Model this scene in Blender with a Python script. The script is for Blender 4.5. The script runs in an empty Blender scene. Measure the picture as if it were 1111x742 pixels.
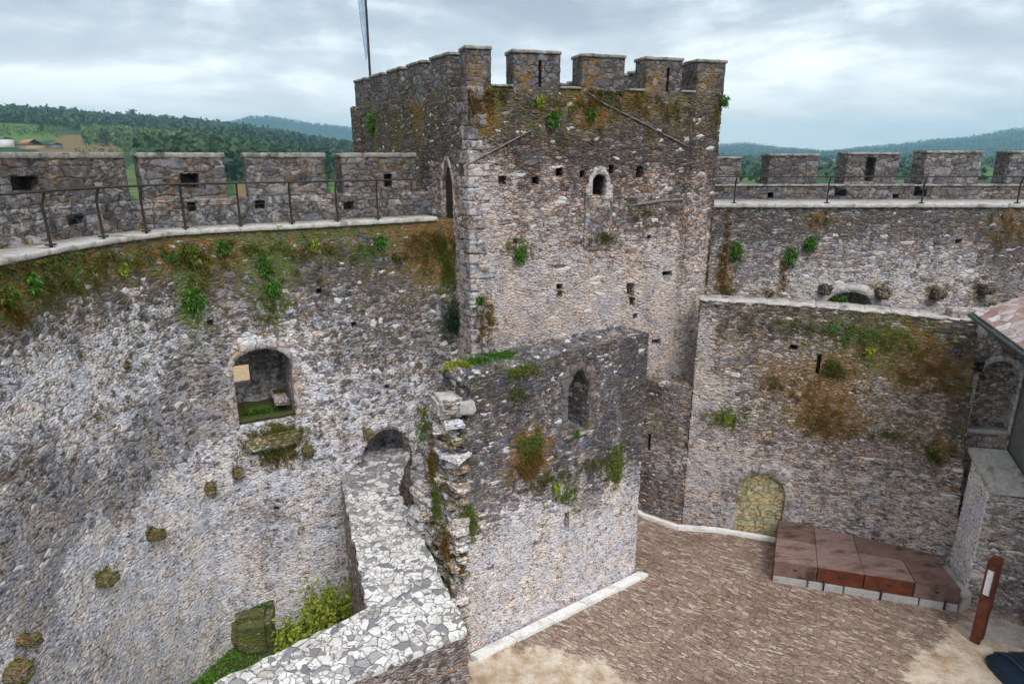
import bpy, bmesh, math, random
import numpy as np
random.seed(7); rng = np.random.default_rng(7)
R = math.radians
scn = bpy.context.scene
C = scn.collection

# ------------------------------------------------------------------ camera
CAMZ = 11.0; PITCH = R(16.2); FPX = 700.0
cam_d = bpy.data.cameras.new('camera'); cam = bpy.data.objects.new('camera', cam_d); C.objects.link(cam)
cam.location = (0, 0, CAMZ); cam.rotation_euler = (R(90) - PITCH, 0, 0)
cam_d.sensor_width = 36; cam_d.lens = 36 * FPX / 1111; cam_d.clip_end = 30000; cam_d.clip_start = 0.05
scn.camera = cam
SP, CP = math.sin(PITCH), math.cos(PITCH)
def ray(u, v):
    a = 371.0 - v
    return np.array([u - 555.5, FPX * CP + a * SP, a * CP - FPX * SP])
def at_z(u, v, z):
    d = ray(u, v); t = (z - CAMZ) / d[2]
    return np.array([d[0] * t, d[1] * t, z])
def at_y(u, v, y):
    d = ray(u, v); t = y / d[1]
    return np.array([d[0] * t, y, CAMZ + d[2] * t])

# ------------------------------------------------------------------ object helpers
def setp(o, label=None, cat=None, group=None, kind=None):
    if label: o['label'] = label
    if cat: o['category'] = cat
    if group: o['group'] = group
    if kind: o['kind'] = kind
    return o
def thing(name, label, cat, loc=(0, 0, 0), group=None):
    o = bpy.data.objects.new(name, None); C.objects.link(o); o.location = loc
    o.empty_display_size = 0.2
    return setp(o, label, cat, group)
def wloc(o):
    v = np.zeros(3)
    while o is not None:
        v += np.array(o.location); o = o.parent
    return v
class MB:
    def __init__(s): s.V = []; s.F = []; s.M = []; s.n = 0
    def quads(s, V, F, m=0):
        V = np.asarray(V, float).reshape(-1, 3); F = np.asarray(F, int)
        s.V.append(V); s.F.append(F + s.n); s.M.append(np.full(len(F), m)); s.n += len(V)
    def grid(s, P, keep=None, m=0, flip=False):
        ni, nj = P.shape[:2]
        idx = np.arange(ni * nj).reshape(ni, nj)
        a, b, c, d = idx[:-1, :-1], idx[1:, :-1], idx[1:, 1:], idx[:-1, 1:]
        F = np.stack([a, b, c, d], -1) if not flip else np.stack([a, d, c, b], -1)
        F = F[keep] if keep is not None else F.reshape(-1, 4)
        s.quads(P.reshape(-1, 3), F, m)
    def box(s, c, sz, rz=0.0, m=0, taper=1.0):
        x, y, z = np.array(sz) / 2.0
        V = np.array([[-x, -y, -z], [x, -y, -z], [x, y, -z], [-x, y, -z], [-x * taper, -y * taper, z], [x * taper, -y * taper, z], [x * taper, y * taper, z], [-x * taper, y * taper, z]])
        cr, sr = math.cos(rz), math.sin(rz)
        V = np.stack([V[:, 0] * cr - V[:, 1] * sr, V[:, 0] * sr + V[:, 1] * cr, V[:, 2]], -1) + np.array(c)
        s.quads(V, [[0, 3, 2, 1], [4, 5, 6, 7], [0, 1, 5, 4], [1, 2, 6, 5], [2, 3, 7, 6], [3, 0, 4, 7]], m)
    def tube(s, pts, r, n=8, m=0, cap=True):
        pts = [np.array(p, float) for p in pts]
        rr = r if hasattr(r, '__len__') else [r] * len(pts)
        rings = []
        for i, p in enumerate(pts):
            d = pts[min(i + 1, len(pts) - 1)] - pts[max(i - 1, 0)]; d /= np.linalg.norm(d) + 1e-9
            a = np.cross(d, [0, 0, 1]) if abs(d[2]) < .9 else np.cross(d, [1, 0, 0]); a /= np.linalg.norm(a); b = np.cross(d, a)
            th = np.arange(n + 1) * 2 * math.pi / n
            rings.append(p + rr[i] * (np.cos(th)[:, None] * a + np.sin(th)[:, None] * b))
        s.grid(np.array(rings), m=m, flip=True)
    def build(s, name, mats, parent=None, weld=0.0, smooth=False, bevel=0.0):
        V = np.concatenate(s.V); F = np.concatenate(s.F); M = np.concatenate(s.M)
        off = wloc(parent) if parent is not None else np.zeros(3)
        V = V - off
        me = bpy.data.meshes.new(name)
        me.vertices.add(len(V)); me.vertices.foreach_set('co', V.astype(np.float32).ravel())
        k = F.shape[1]
        me.loops.add(len(F) * k); me.loops.foreach_set('vertex_index', F.astype(np.int32).ravel())
        me.polygons.add(len(F)); me.polygons.foreach_set('loop_start', np.arange(0, len(F) * k, k, dtype=np.int32))
        me.polygons.foreach_set('material_index', M.astype(np.int32))
        me.update(calc_edges=True); me.validate()
        for mt in (mats if isinstance(mats, (list, tuple)) else [mats]): me.materials.append(mt)
        if weld > 0 or bevel > 0:
            bm = bmesh.new(); bm.from_mesh(me)
            bmesh.ops.remove_doubles(bm, verts=bm.verts, dist=max(weld, 1e-5))
            if bevel > 0:
                bmesh.ops.bevel(bm, geom=list(bm.edges), offset=bevel, segments=2, affect='EDGES', clamp_overlap=True)
            bm.to_mesh(me); bm.free()
        if smooth: me.polygons.foreach_set('use_smooth', np.ones(len(me.polygons), bool))
        o = bpy.data.objects.new(name, me); C.objects.link(o)
        if parent is not None: o.parent = parent
        return o

# ------------------------------------------------------------------ node helpers
class NT:
    def __init__(s, tree): s.t = tree; s.n = tree.nodes; s.l = tree.links
    def node(s, typ, **kw):
        nd = s.n.new(typ)
        for k, v in kw.items(): setattr(nd, k, v)
        return nd
    def put(s, sock, v):
        if isinstance(v, bpy.types.NodeSocket): s.l.new(v, sock)
        elif v is not None: sock.default_value = v
    def math(s, op, a, b=None, c=None, clamp=False):
        nd = s.node('ShaderNodeMath', operation=op, use_clamp=clamp)
        s.put(nd.inputs[0], a)
        if b is not None: s.put(nd.inputs[1], b)
        if c is not None: s.put(nd.inputs[2], c)
        return nd.outputs[0]
    def vmath(s, op, a, b=None):
        nd = s.node('ShaderNodeVectorMath', operation=op); s.put(nd.inputs[0], a)
        if b is not None: s.put(nd.inputs[1], b)
        return nd.outputs[0]
    def mix(s, f, a, b, blend='MIX'):
        nd = s.node('ShaderNodeMix', data_type='RGBA', blend_type=blend); s.put(nd.inputs[0], f)
        s.put(nd.inputs[6], (*a, 1) if isinstance(a, tuple) and len(a) == 3 else a)
        s.put(nd.inputs[7], (*b, 1) if isinstance(b, tuple) and len(b) == 3 else b)
        return nd.outputs[2]
    def noise(s, vec, scale, detail=4, rough=.6, dist=0.0, out=0):
        nd = s.node('ShaderNodeTexNoise'); s.put(nd.inputs['Vector'], vec)
        nd.inputs['Scale'].default_value = scale; nd.inputs['Detail'].default_value = detail
        nd.inputs['Roughness'].default_value = rough; nd.inputs['Distortion'].default_value = dist
        return nd.outputs[out]
    def vor(s, vec, scale=1, feature='F1', dim='3D', rand=1.0):
        nd = s.node('ShaderNodeTexVoronoi', feature=feature, voronoi_dimensions=dim); s.put(nd.inputs['Vector'], vec)
        nd.inputs['Scale'].default_value = scale; nd.inputs['Randomness'].default_value = rand
        return nd
    def rng(s, v, a, b, c=0.0, d=1.0, smooth=False):
        nd = s.node('ShaderNodeMapRange'); nd.clamp = True
        if smooth: nd.interpolation_type = 'SMOOTHSTEP'
        s.put(nd.inputs[0], v); nd.inputs[1].default_value = a; nd.inputs[2].default_value = b
        nd.inputs[3].default_value = c; nd.inputs[4].default_value = d
        return nd.outputs[0]
    def ramp(s, f, stops, const=False):
        nd = s.node('ShaderNodeValToRGB'); cr = nd.color_ramp
        if const: cr.interpolation = 'CONSTANT'
        while len(cr.elements) < len(stops): cr.elements.new(0.5)
        for e, (p, c) in zip(cr.elements, stops): e.position = p; e.color = (*c, 1)
        s.put(nd.inputs[0], f); return nd.outputs[0]
    def sepc(s, v):
        nd = s.node('ShaderNodeSeparateColor'); s.put(nd.inputs[0], v); return nd.outputs
def new_mat(name):
    m = bpy.data.materials.new(name); m.use_nodes = True
    nt = NT(m.node_tree); nt.n.clear()
    out = nt.node('ShaderNodeOutputMaterial'); b = nt.node('ShaderNodeBsdfPrincipled')
    nt.l.new(b.outputs[0], out.inputs[0])
    b.inputs['Roughness'].default_value = .9; b.inputs['Specular IOR Level'].default_value = .3
    return m, nt, b, out

PALE = (.62, .58, .56)
def stone_mat(name, stones, mortar, size=(.24, .24, .09), disp=.04, pale=PALE, bias=(0, 0, 0), warp=.05, moss_c=((.085, .125, .014), (.21, .105, .018)), rand=1.0, mort=.5, fleck=.965, pitk=.85, pitt=.60):
    m, nt, b, out = new_mat(name)
    pos = nt.node('ShaderNodeNewGeometry').outputs['Position']
    wn = nt.noise(pos, 2.3, 2, out=1)
    w = nt.vmath('MULTIPLY', nt.vmath('SUBTRACT', wn, (.5, .5, .5)), (warp * 2.4,) * 3)
    wn2 = nt.noise(pos, 13, 1, out=1)
    w2 = nt.vmath('MULTIPLY', nt.vmath('SUBTRACT', wn2, (.5, .5, .5)), (.05, .05, .035))
    p = nt.vmath('ADD', nt.vmath('ADD', pos, w), w2)
    pa = nt.vmath('MULTIPLY', p, (1 / size[0], 1 / size[1], 1 / size[2]))
    pb = nt.vmath('MULTIPLY', nt.vmath('ADD', p, (3.3, 1.7, .4)), (1 / size[0] * 2.1, 1 / size[1] * 2.1, 1 / size[2] * 1.7))
    va, vb = nt.vor(pa, rand=rand), nt.vor(pb, rand=rand)
    ea, eb = nt.vor(pa, feature='DISTANCE_TO_EDGE', rand=rand), nt.vor(pb, feature='DISTANCE_TO_EDGE', rand=rand)
    sel = nt.rng(nt.noise(pos, 2.6, 2), .48, .52)
    cell = nt.mix(sel, va.outputs['Color'], vb.outputs['Color'])
    edge = nt.math('ADD', nt.math('MULTIPLY', ea.outputs[0], nt.math('SUBTRACT', 1.0, sel)), nt.math('MULTIPLY', nt.math('MULTIPLY', eb.outputs[0], .8), sel))
    cs = nt.sepc(cell)
    n1 = nt.noise(pos, 9, 4, .75)
    n2 = nt.noise(pos, 38, 2, .7)
    n3 = nt.noise(pos, 1.1, 4, .65)
    strv = nt.noise(nt.vmath('MULTIPLY', pos, (2.6, 2.6, .35)), 1.0, 4, .65)
    k = len(stones)
    col = nt.ramp(cs[0], [(i / (k - 1), c) for i, c in enumerate(stones)])
    var = nt.rng(n1, .3, .7, .45, 1.7)
    col = nt.vmath('MULTIPLY', col, var)
    hue = nt.ramp(cs[2], [(0, (.87, .95, 1.09)), (.35, (1, 1, 1.03)), (.66, (1.04, .98, .94)), (.88, (1.14, .97, .84)), (1, (1.26, .92, .74))])
    col = nt.vmath('MULTIPLY', col, hue)
    tn = nt.noise(pos, 1.9, 3, .65, out=1)
    ts = nt.sepc(tn)
    col = nt.vmath('MULTIPLY', col, nt.mix(nt.rng(ts[0], .42, .60), (.95, .99, 1.06), (1.09, 1.0, .91)))
    mz = nt.rng(edge, .02, .10, 1, 0)
    mcol = nt.mix(nt.rng(n1, .35, .62), mortar, tuple(c * .35 for c in mortar))
    col = nt.mix(nt.math('MULTIPLY', mz, mort + .3), col, mcol)
    attr = nt.node('ShaderNodeAttribute'); attr.attribute_name = 'wx'
    aw = nt.sepc(attr.outputs['Color'])
    col = nt.mix(nt.math('MULTIPLY', nt.rng(edge, .0, .03, 1, 0), nt.rng(ts[2], .42, .56)), col, (.03, .027, .025))
    pit = nt.rng(nt.noise(nt.vmath('MULTIPLY', pos, (1, 1, 1.8)), 13, 2, .6), pitt, pitt + .05)
    # rain-washed dark staining, and the corner shade painted through wx
    dn = nt.math('ADD', nt.math('MULTIPLY', nt.math('ADD', strv, n3), .28), nt.math('MULTIPLY', nt.noise(pos, 5, 5, .85), .62))
    dk = nt.rng(nt.math('ADD', nt.math('ADD', dn, nt.math('MULTIPLY', aw[1], .34)), bias[1]), .60, .72)
    col = nt.mix(nt.math('MULTIPLY', dk, .84), col, nt.vmath('MULTIPLY', col, (.25, .25, .262)))
    # lime and white lichen crust
    lic = nt.math('ADD', nt.math('MULTIPLY', cs[1], .16), nt.math('MULTIPLY', nt.noise(nt.vmath('MULTIPLY', pos, (1, 1, 1.4)), 4.3, 6, .82, .5), .84))
    pl = nt.rng(nt.math('ADD', nt.math('ADD', lic, nt.math('MULTIPLY', aw[0], .28)), bias[0]), .54, .61)
    pcol = nt.mix(nt.rng(nt.noise(pos, 3.1, 4), .4, .6), pale, (pale[0] * .78, pale[1] * .80, pale[2] * .84))
    pcol = nt.vmath('MULTIPLY', pcol, nt.rng(n2, .3, .7, .7, 1.15))
    pcol = nt.vmath('MULTIPLY', pcol, nt.mix(nt.rng(ts[1], .42, .58), (.95, .99, 1.08), (1.04, .985, .94)))
    col = nt.mix(nt.math('MULTIPLY', nt.math('MULTIPLY', pl, nt.rng(edge, .0, .06, .68, .93)), nt.rng(dk, .2, 1, 1, .40)), col, pcol)
    col = nt.mix(nt.math('MULTIPLY', pit, pitk), col, nt.mix(nt.rng(ts[1], .44, .56), nt.vmath('MULTIPLY', col, (.27, .26, .28)), (.105, .075, .035)))
    # white flecks of single stones
    fl = nt.math('GREATER_THAN', cs[1], fleck)
    col = nt.mix(nt.math('MULTIPLY', fl, nt.rng(aw[1], 0, 1, .65, .75)), col, (.74, .71, .69))
    # moss
    mn = nt.math('ADD', nt.math('MULTIPLY', nt.noise(pos, 3.7, 4, .7), .35), nt.math('MULTIPLY', nt.noise(pos, 11, 4, .8), .65))
    mo = nt.rng(nt.math('ADD', nt.math('ADD', mn, nt.math('MULTIPLY', nt.math('MINIMUM', aw[2], 1.6), .135)), nt.math('ADD', nt.math('MULTIPLY', nt.math('SUBTRACT', .1, nt.math('MINIMUM', edge, .25)), .22), bias[2])), .60, .645)
    mh = nt.rng(nt.math('ADD', nt.noise(pos, 6, 3, .7), nt.math('MULTIPLY', nt.math('SUBTRACT', attr.outputs['Alpha'], .5), .35)), .45, .64)
    mcl = nt.mix(mh, moss_c[0], moss_c[1])
    mcl = nt.vmath('MULTIPLY', mcl, nt.rng(n2, .3, .7, .45, 1.6))
    col = nt.mix(nt.math('MULTIPLY', mo, nt.rng(edge, 0, .1, .95, .72)), col, mcl)
    nt.put(b.inputs['Base Color'], col)
    nt.put(b.inputs['Roughness'], nt.rng(dk, 0, 1, .92, .75))
    # relief
    h = nt.math('MULTIPLY', nt.rng(edge, .0, .16, 0, 1, True), nt.rng(cs[2], 0, 1, .45, 1.25))
    h = nt.math('ADD', h, nt.math('MULTIPLY', nt.math('SUBTRACT', n1, .5), .6))
    h = nt.math('ADD', h, nt.math('MULTIPLY', n2, .22))
    h = nt.math('ADD', h, nt.math('MULTIPLY', nt.math('SUBTRACT', n3, .5), 1.4))
    d = nt.node('ShaderNodeDisplacement'); nt.put(d.inputs['Height'], h); d.inputs['Midlevel'].default_value = .8; d.inputs['Scale'].default_value = disp
    nt.l.new(d.outputs[0], out.inputs['Displacement'])
    m.displacement_method = 'BOTH'
    return m

def simple_mat(name, c1, c2, scale=6, rough=.85, bump=.3, spots=None, metallic=0.0, stretch=(1, 1, 1), bscale=None):
    m, nt, b, out = new_mat(name)
    pos = nt.vmath('MULTIPLY', nt.node('ShaderNodeNewGeometry').outputs['Position'], stretch)
    n = nt.noise(pos, scale, 7, .68)
    col = nt.mix(nt.rng(n, .32, .68), c1, c2)
    n2 = nt.noise(pos, scale * 6, 5, .7)
    if spots:
        col = nt.mix(nt.rng(nt.noise(pos, scale * .45, 6, .7), .52, .64), col, spots)
    col = nt.vmath('MULTIPLY', col, nt.rng(n2, .3, .7, .75, 1.25))
    nt.put(b.inputs['Base Color'], col); b.inputs['Roughness'].default_value = rough; b.inputs['Metallic'].default_value = metallic
    bp = nt.node('ShaderNodeBump'); bp.inputs['Strength'].default_value = bump; bp.inputs['Distance'].default_value = .03
    nt.put(bp.inputs['Height'], nt.math('ADD', n, nt.math('MULTIPLY', n2, .5))); nt.l.new(bp.outputs[0], b.inputs['Normal'])
    return m
def leaf_mat(name, stops, trans=.3, pscale=0):
    m, nt, b, out = new_mat(name)
    g = nt.node('ShaderNodeNewGeometry')
    r = g.outputs['Random Per Island']
    col = nt.ramp(r, [(i / (len(stops) - 1), c) for i, c in enumerate(stops)])
    if pscale: col = nt.vmath('MULTIPLY', col, nt.mix(nt.rng(nt.noise(g.outputs['Position'], pscale, 4, .6), .40, .60), (.62, .75, .85), (2.1, 1.75, 1.0)))
    nt.put(b.inputs['Base Color'], col); b.inputs['Roughness'].default_value = .6
    tr = nt.node('ShaderNodeBsdfTranslucent'); nt.put(tr.inputs[0], col)
    mx = nt.node('ShaderNodeMixShader'); mx.inputs[0].default_value = trans
    nt.l.new(b.outputs[0], mx.inputs[1]); nt.l.new(tr.outputs[0], mx.inputs[2]); nt.l.new(mx.outputs[0], out.inputs[0])
    return m

# ------------------------------------------------------------------ materials
M = {}
M['left'] = stone_mat('pale_rubble', [(.10, .10, .125), (.36, .32, .30), (.15, .15, .18), (.50, .46, .44), (.24, .17, .13), (.17, .17, .20)], (.42, .39, .37), (.25, .25, .11), .018, pale=(.92, .875, .865), bias=(.03, .02, -.03), pitt=.565)
M['tower'] = stone_mat('brown_rubble', [(.08, .07, .07), (.38, .31, .27), (.15, .13, .13), (.28, .21, .17), (.50, .43, .39), (.20, .15, .12)], (.26, .22, .20), (.30, .30, .095), .036, pale=(.66, .57, .52), bias=(-.01, .0, -.03))
M['centre'] = stone_mat('slate_rubble', [(.09, .09, .12), (.30, .28, .30), (.14, .14, .18), (.42, .38, .36), (.15, .12, .11)], (.34, .32, .31), (.25, .25, .085), .026, pale=(.86, .79, .75), bias=(0, .01, -.04), pitt=.58)
M['cross'] = stone_mat('weathered_rubble', [(.09, .08, .075), (.34, .29, .26), (.14, .125, .125), (.44, .39, .36), (.21, .16, .13)], (.25, .21, .19), (.31, .31, .085), .034, pale=(.64, .56, .51), bias=(-.03, 0, -.03))
M['right'] = stone_mat('grey_rubble', [(.11, .11, .115), (.36, .33, .32), (.17, .165, .175), (.46, .43, .41), (.22, .18, .16)], (.38, .35, .34), (.36, .36, .095), .032, pale=(.74, .68, .635), bias=(0, 0, -.04))
M['ashlar'] = stone_mat('dressed_granite', [(.30, .27, .25), (.44, .40, .38), (.35, .32, .31), (.48, .44, .41)], (.26, .23, .21), (.36, .36, .26), .010, pale=(.60, .56, .54), bias=(-.02, .01, -.08), warp=.01, rand=.55, fleck=2, pitk=.3)
M['merlon'] = stone_mat('lichened_granite', [(.13, .12, .12), (.38, .355, .34), (.20, .185, .185), (.48, .45, .43)], (.18, .16, .15), (.55, .55, .24), .014, pale=(.62, .58, .56), bias=(-.01, .03, -.03), warp=.02, rand=.6, fleck=2)
M['cap'] = simple_mat('coping_stone', (.15, .14, .125), (.40, .375, .34), 7, .9, .8, (.085, .085, .07))
M['walk'] = simple_mat('pale_slab', (.33, .31, .29), (.58, .55, .52), 5, .85, .6, (.20, .19, .16))
M['basek'] = simple_mat('grey_white_kerb', (.36, .34, .34), (.52, .50, .49), 5, .85, .3, (.30, .27, .26))
M['white'] = simple_mat('white_kerb_stone', (.72, .71, .69), (.84, .83, .81), 4, .8, .2, (.58, .56, .54))
M['concrete'] = simple_mat('concrete', (.34, .32, .31), (.48, .46, .44), 4, .85, .3, (.28, .26, .24))
M['iron'] = simple_mat('dark_iron', (.03, .026, .026), (.06, .05, .047), 12, .6, .2, (.09, .045, .028), .3)
M['corten'] = simple_mat('rusty_steel', (.10, .026, .014), (.19, .055, .026), 4, .6, .2, (.09, .03, .018), .2)
M['deck'] = simple_mat('brown_sheet', (.15, .09, .075), (.24, .155, .13), 3.0, .5, .25, (.075, .04, .032), .1, (1, 2.5, 1))
M['deck2'] = simple_mat('brown_sheet_worn', (.22, .14, .12), (.34, .24, .21), 3.0, .5, .25, (.13, .07, .055), .1, (1, 2.5, 1))
M['panel'] = simple_mat('sign_panel', (.62, .64, .68), (.74, .76, .80), 3, .4, .05)
M['navy'] = simple_mat('dark_blue_fabric', (.006, .014, .028), (.012, .03, .055), 7, .45, .3)
M['navyrib'] = simple_mat('blue_grey_rib', (.03, .06, .09), (.06, .10, .14), 7, .45, .2)
M['gutter'] = simple_mat('green_black_metal', (.02, .03, .028), (.05, .07, .065), 8, .4, .1)
M['doorshade'] = simple_mat('doorway_shade', (.02, .017, .014), (.045, .035, .028), 9, .8, .4)  # dark tone standing in for the shade in the tower doorway
M['darkrender'] = simple_mat('dark_render', (.12, .12, .115), (.20, .195, .185), 4, .8, .3)
M['ochre'] = simple_mat('ochre_render', (.34, .23, .14), (.46, .33, .21), 3, .9, .2)
M['rooftile'] = simple_mat('orange_tile', (.38, .15, .08), (.48, .21, .12), 2, .9, .2)
M['whitewash'] = simple_mat('whitewash', (.62, .60, .57), (.74, .72, .70), 2, .9, .1)
M['greyroof'] = simple_mat('grey_sheet', (.10, .11, .12), (.18, .19, .20), 2, .7, .1)
M['bark'] = simple_mat('bark', (.06, .045, .035), (.12, .10, .08), 8, .9, .5)
M['flagw'] = simple_mat('flag_cloth', (.30, .42, .56), (.46, .56, .68), 3, .7, .1)
M['flagb'] = simple_mat('flag_cloth_blue', (.03, .07, .16), (.05, .10, .20), 3, .7, .1)
M['leafg'] = leaf_mat('green_leaf', [(.04, .11, .015), (.08, .21, .03), (.13, .29, .04), (.06, .15, .02)])
M['leafy'] = leaf_mat('yellow_green_leaf', [(.26, .34, .04), (.44, .48, .06), (.16, .28, .03), (.52, .50, .10)])
M['weedy'] = leaf_mat('olive_weed', [(.10, .15, .02), (.18, .22, .03), (.07, .12, .015), (.20, .17, .03)])
M['leafm'] = leaf_mat('moss_leaf', [(.07, .095, .012), (.13, .13, .015), (.05, .08, .012), (.17, .13, .02)])
M['grass'] = leaf_mat('grass_blade', [(.07, .22, .02), (.12, .34, .03), (.18, .40, .045), (.28, .36, .05)], .45)
M['forest'] = leaf_mat('forest_crown', [(.012, .032, .014), (.020, .048, .018), (.030, .065, .020), (.016, .040, .020)], .1, .006)
M['forest'].node_tree
M['shrub'] = leaf_mat('hill_shrub', [(.035, .075, .02), (.06, .11, .03), (.09, .14, .05), (.045, .09, .025)], .1, .012)

# crazy paving
def paving_mat():
    m, nt, b, out = new_mat('crazy_paving')
    pos = nt.node('ShaderNodeNewGeometry').outputs['Position']
    w = nt.vmath('MULTIPLY', nt.vmath('SUBTRACT', nt.noise(pos, 3, 3, out=1), (.5, .5, .5)), (.22, .22, 0))
    p = nt.vmath('ADD', pos, w)
    p = nt.vmath('MULTIPLY', p, (1, 1, 0))
    sel = nt.rng(nt.noise(pos, 2.6, 2), .50, .52)
    va, vb = nt.vor(p, 4.6, dim='2D'), nt.vor(p, 8.2, dim='2D')
    ea, eb = nt.vor(p, 4.6, 'DISTANCE_TO_EDGE', '2D'), nt.vor(p, 8.2, 'DISTANCE_TO_EDGE', '2D')
    cell = nt.sepc(nt.mix(sel, va.outputs['Color'], vb.outputs['Color']))
    e = nt.math('ADD', nt.math('MULTIPLY', ea.outputs[0], nt.math('SUBTRACT', 1.0, sel)), nt.math('MULTIPLY', eb.outputs[0], sel))
    n1 = nt.noise(pos, 7, 7, .7); n2 = nt.noise(pos, 40, 4, .7)
    # more grey slates towards the arch, bleached ones in the middle
    sx = nt.node('ShaderNodeSeparateXYZ'); nt.l.new(pos, sx.inputs[0])
    g = nt.rng(sx.outputs[1], 13.6, 16.0, 0, .30)
    col = nt.ramp(nt.math('SUBTRACT', cell[0], g), [(0, (.20, .20, .225)), (.20, (.32, .31, .33)), (.32, (.60, .56, .54)), (.46, (.76, .74, .72)), (1, (.86, .85, .84))])
    col = nt.vmath('MULTIPLY', col, nt.rng(n1, .3, .7, .80, 1.12))
    col = nt.mix(nt.rng(nt.math('ADD', n1, nt.math('MULTIPLY', n2, .2)), .62, .74), col, (.22, .21, .20))
    mcol = nt.mix(nt.rng(n1, .42, .58), (.66, .63, .60), (.26, .235, .20))
    col = nt.mix(nt.rng(e, .01, .04, .8, 0), col, mcol)
    dt = nt.rng(nt.math('ADD', nt.noise(pos, 1.7, 7, .75), nt.math('MULTIPLY', nt.math('SUBTRACT', .12, nt.math('MINIMUM', e, .12)), .9)), .52, .68, 0, .8)
    col = nt.mix(dt, col, (.30, .275, .24))
    nt.put(b.inputs['Base Color'], col)
    h = nt.math('ADD', nt.math('ADD', nt.rng(e, 0, .08, 0, 1, True), nt.math('MULTIPLY', cell[2], .6)), nt.math('MULTIPLY', n1, .6))
    bp = nt.node('ShaderNodeBump'); bp.inputs['Strength'].default_value = .9; bp.inputs['Distance'].default_value = .03
    nt.put(bp.inputs['Height'], h); nt.l.new(bp.outputs[0], b.inputs['Normal'])
    return m
M['paving'] = paving_mat()

def court_mat():
    m, nt, b, out = new_mat('courtyard_slate')
    pos = nt.node('ShaderNodeNewGeometry').outputs['Position']
    mp = nt.node('ShaderNodeMapping'); nt.l.new(pos, mp.inputs[0])
    mp.inputs['Rotation'].default_value = (0, 0, R(36))
    w = nt.vmath('ADD', nt.vmath('MULTIPLY', nt.vmath('SUBTRACT', nt.noise(pos, .6, 1, out=1), (.5, .5, .5)), (.35, .35, 0)), nt.vmath('MULTIPLY', nt.vmath('SUBTRACT', nt.noise(pos, 9, 2, out=1), (.5, .5, .5)), (.16, .10, 0)))
    p = nt.vmath('ADD', mp.outputs[0], w)
    p = nt.vmath('MULTIPLY', p, (5.6, 18, 0))
    v = nt.vor(p, 1, dim='2D'); e = nt.vor(p, 1, 'DISTANCE_TO_EDGE', '2D')
    cell = nt.sepc(v.outputs['Color'])
    n1 = nt.noise(pos, 3.5, 7, .7); n2 = nt.noise(pos, 30, 5, .75); n0 = nt.noise(pos, .55, 4, .6)
    st = nt.noise(p, .45, 6, .7)
    col = nt.ramp(cell[0], [(0, (.19, .13, .10)), (.3, (.39, .27, .21)), (.55, (.29, .215, .17)), (.8, (.45, .34, .265)), (1, (.60, .51, .44))])
    col = nt.vmath('MULTIPLY', col, nt.rng(n2, .3, .7, .7, 1.3))
    col = nt.mix(nt.rng(n0, .48, .62, 0, .6), col, nt.vmath('MULTIPLY', col, (.62, .56, .54)))
    col = nt.mix(nt.rng(n1, .56, .72, 0, .55), col, (.25, .17, .09))
    col = nt.mix(nt.rng(e.outputs[0], .0, .09, .85, 0), col, (.12, .09, .07))
    col = nt.mix(nt.rng(nt.noise(nt.vmath('MULTIPLY', p, (.5, .35, 1)), 1.6, 5, .75), .56, .72, 0, .5), col, (.46, .38, .33))
    # bare sandy bedrock patches (their own outline in the paving)
    attr = nt.node('ShaderNodeAttribute'); attr.attribute_name = 'wx'
    a = nt.sepc(attr.outputs['Color'])
    sm = nt.rng(nt.math('ADD', nt.math('ADD', a[0], nt.math('MULTIPLY', nt.math('SUBTRACT', nt.noise(pos, 2.2, 7, .75), .5), 2.2)), nt.math('MULTIPLY', nt.math('SUBTRACT', cell[1], .5), .35)), .40, .75)
    sand = nt.mix(nt.rng(nt.noise(pos, 2.2, 6, .7), .38, .62), (.42, .29, .18), (.68, .60, .50))
    sand = nt.vmath('MULTIPLY', sand, nt.rng(n2, .3, .7, .75, 1.2))
    col = nt.mix(sm, col, sand)
    gm = nt.rng(nt.math('ADD', a[2], nt.math('MULTIPLY', nt.math('SUBTRACT', n1, .5), .9)), .45, .62, 0, .7)
    col = nt.mix(gm, col, (.12, .11, .04))
    nt.put(b.inputs['Base Color'], col)
    nt.put(b.inputs['Roughness'], nt.rng(n0, .4, .65, .55, .85))
    h = nt.math('ADD', nt.math('MULTIPLY', nt.math('SUBTRACT', 1.0, sm), nt.math('ADD', nt.rng(e.outputs[0], 0, .14, 0, 1, True), nt.math('MULTIPLY', cell[2], 1.0))), nt.math('MULTIPLY', n1, 1.5))
    h = nt.math('ADD', h, nt.math('MULTIPLY', n2, .4))
    bp = nt.node('ShaderNodeBump'); bp.inputs['Strength'].default_value = .8; bp.inputs['Distance'].default_value = .022
    nt.put(bp.inputs['Height'], h); nt.l.new(bp.outputs[0], b.inputs['Normal'])
    return m
M['court'] = court_mat()

def slate_roof_mat():
    m, nt, b, out = new_mat('stone_slates')
    pos = nt.node('ShaderNodeNewGeometry').outputs['Position']
    p = nt.vmath('MULTIPLY', pos, (3.2, 3.2, 2))
    v = nt.vor(p, 1); e = nt.vor(p, 1, 'DISTANCE_TO_EDGE'); cell = nt.sepc(v.outputs['Color'])
    n1 = nt.noise(pos, 5, 7, .7)
    col = nt.ramp(cell[0], [(0, (.30, .16, .14)), (.4, (.38, .26, .24)), (.7, (.46, .40, .38)), (1, (.62, .56, .55))])
    col = nt.vmath('MULTIPLY', col, nt.rng(n1, .3, .7, .6, 1.35))
    col = nt.mix(nt.rng(e.outputs[0], .0, .05, .6, 0), col, (.10, .07, .06))
    nt.put(b.inputs['Base Color'], col)
    bp = nt.node('ShaderNodeBump'); bp.inputs['Strength'].default_value = .8; bp.inputs['Distance'].default_value = .04
    nt.put(bp.inputs['Height'], nt.math('ADD', cell[1], n1)); nt.l.new(bp.outputs[0], b.inputs['Normal'])
    return m
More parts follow.
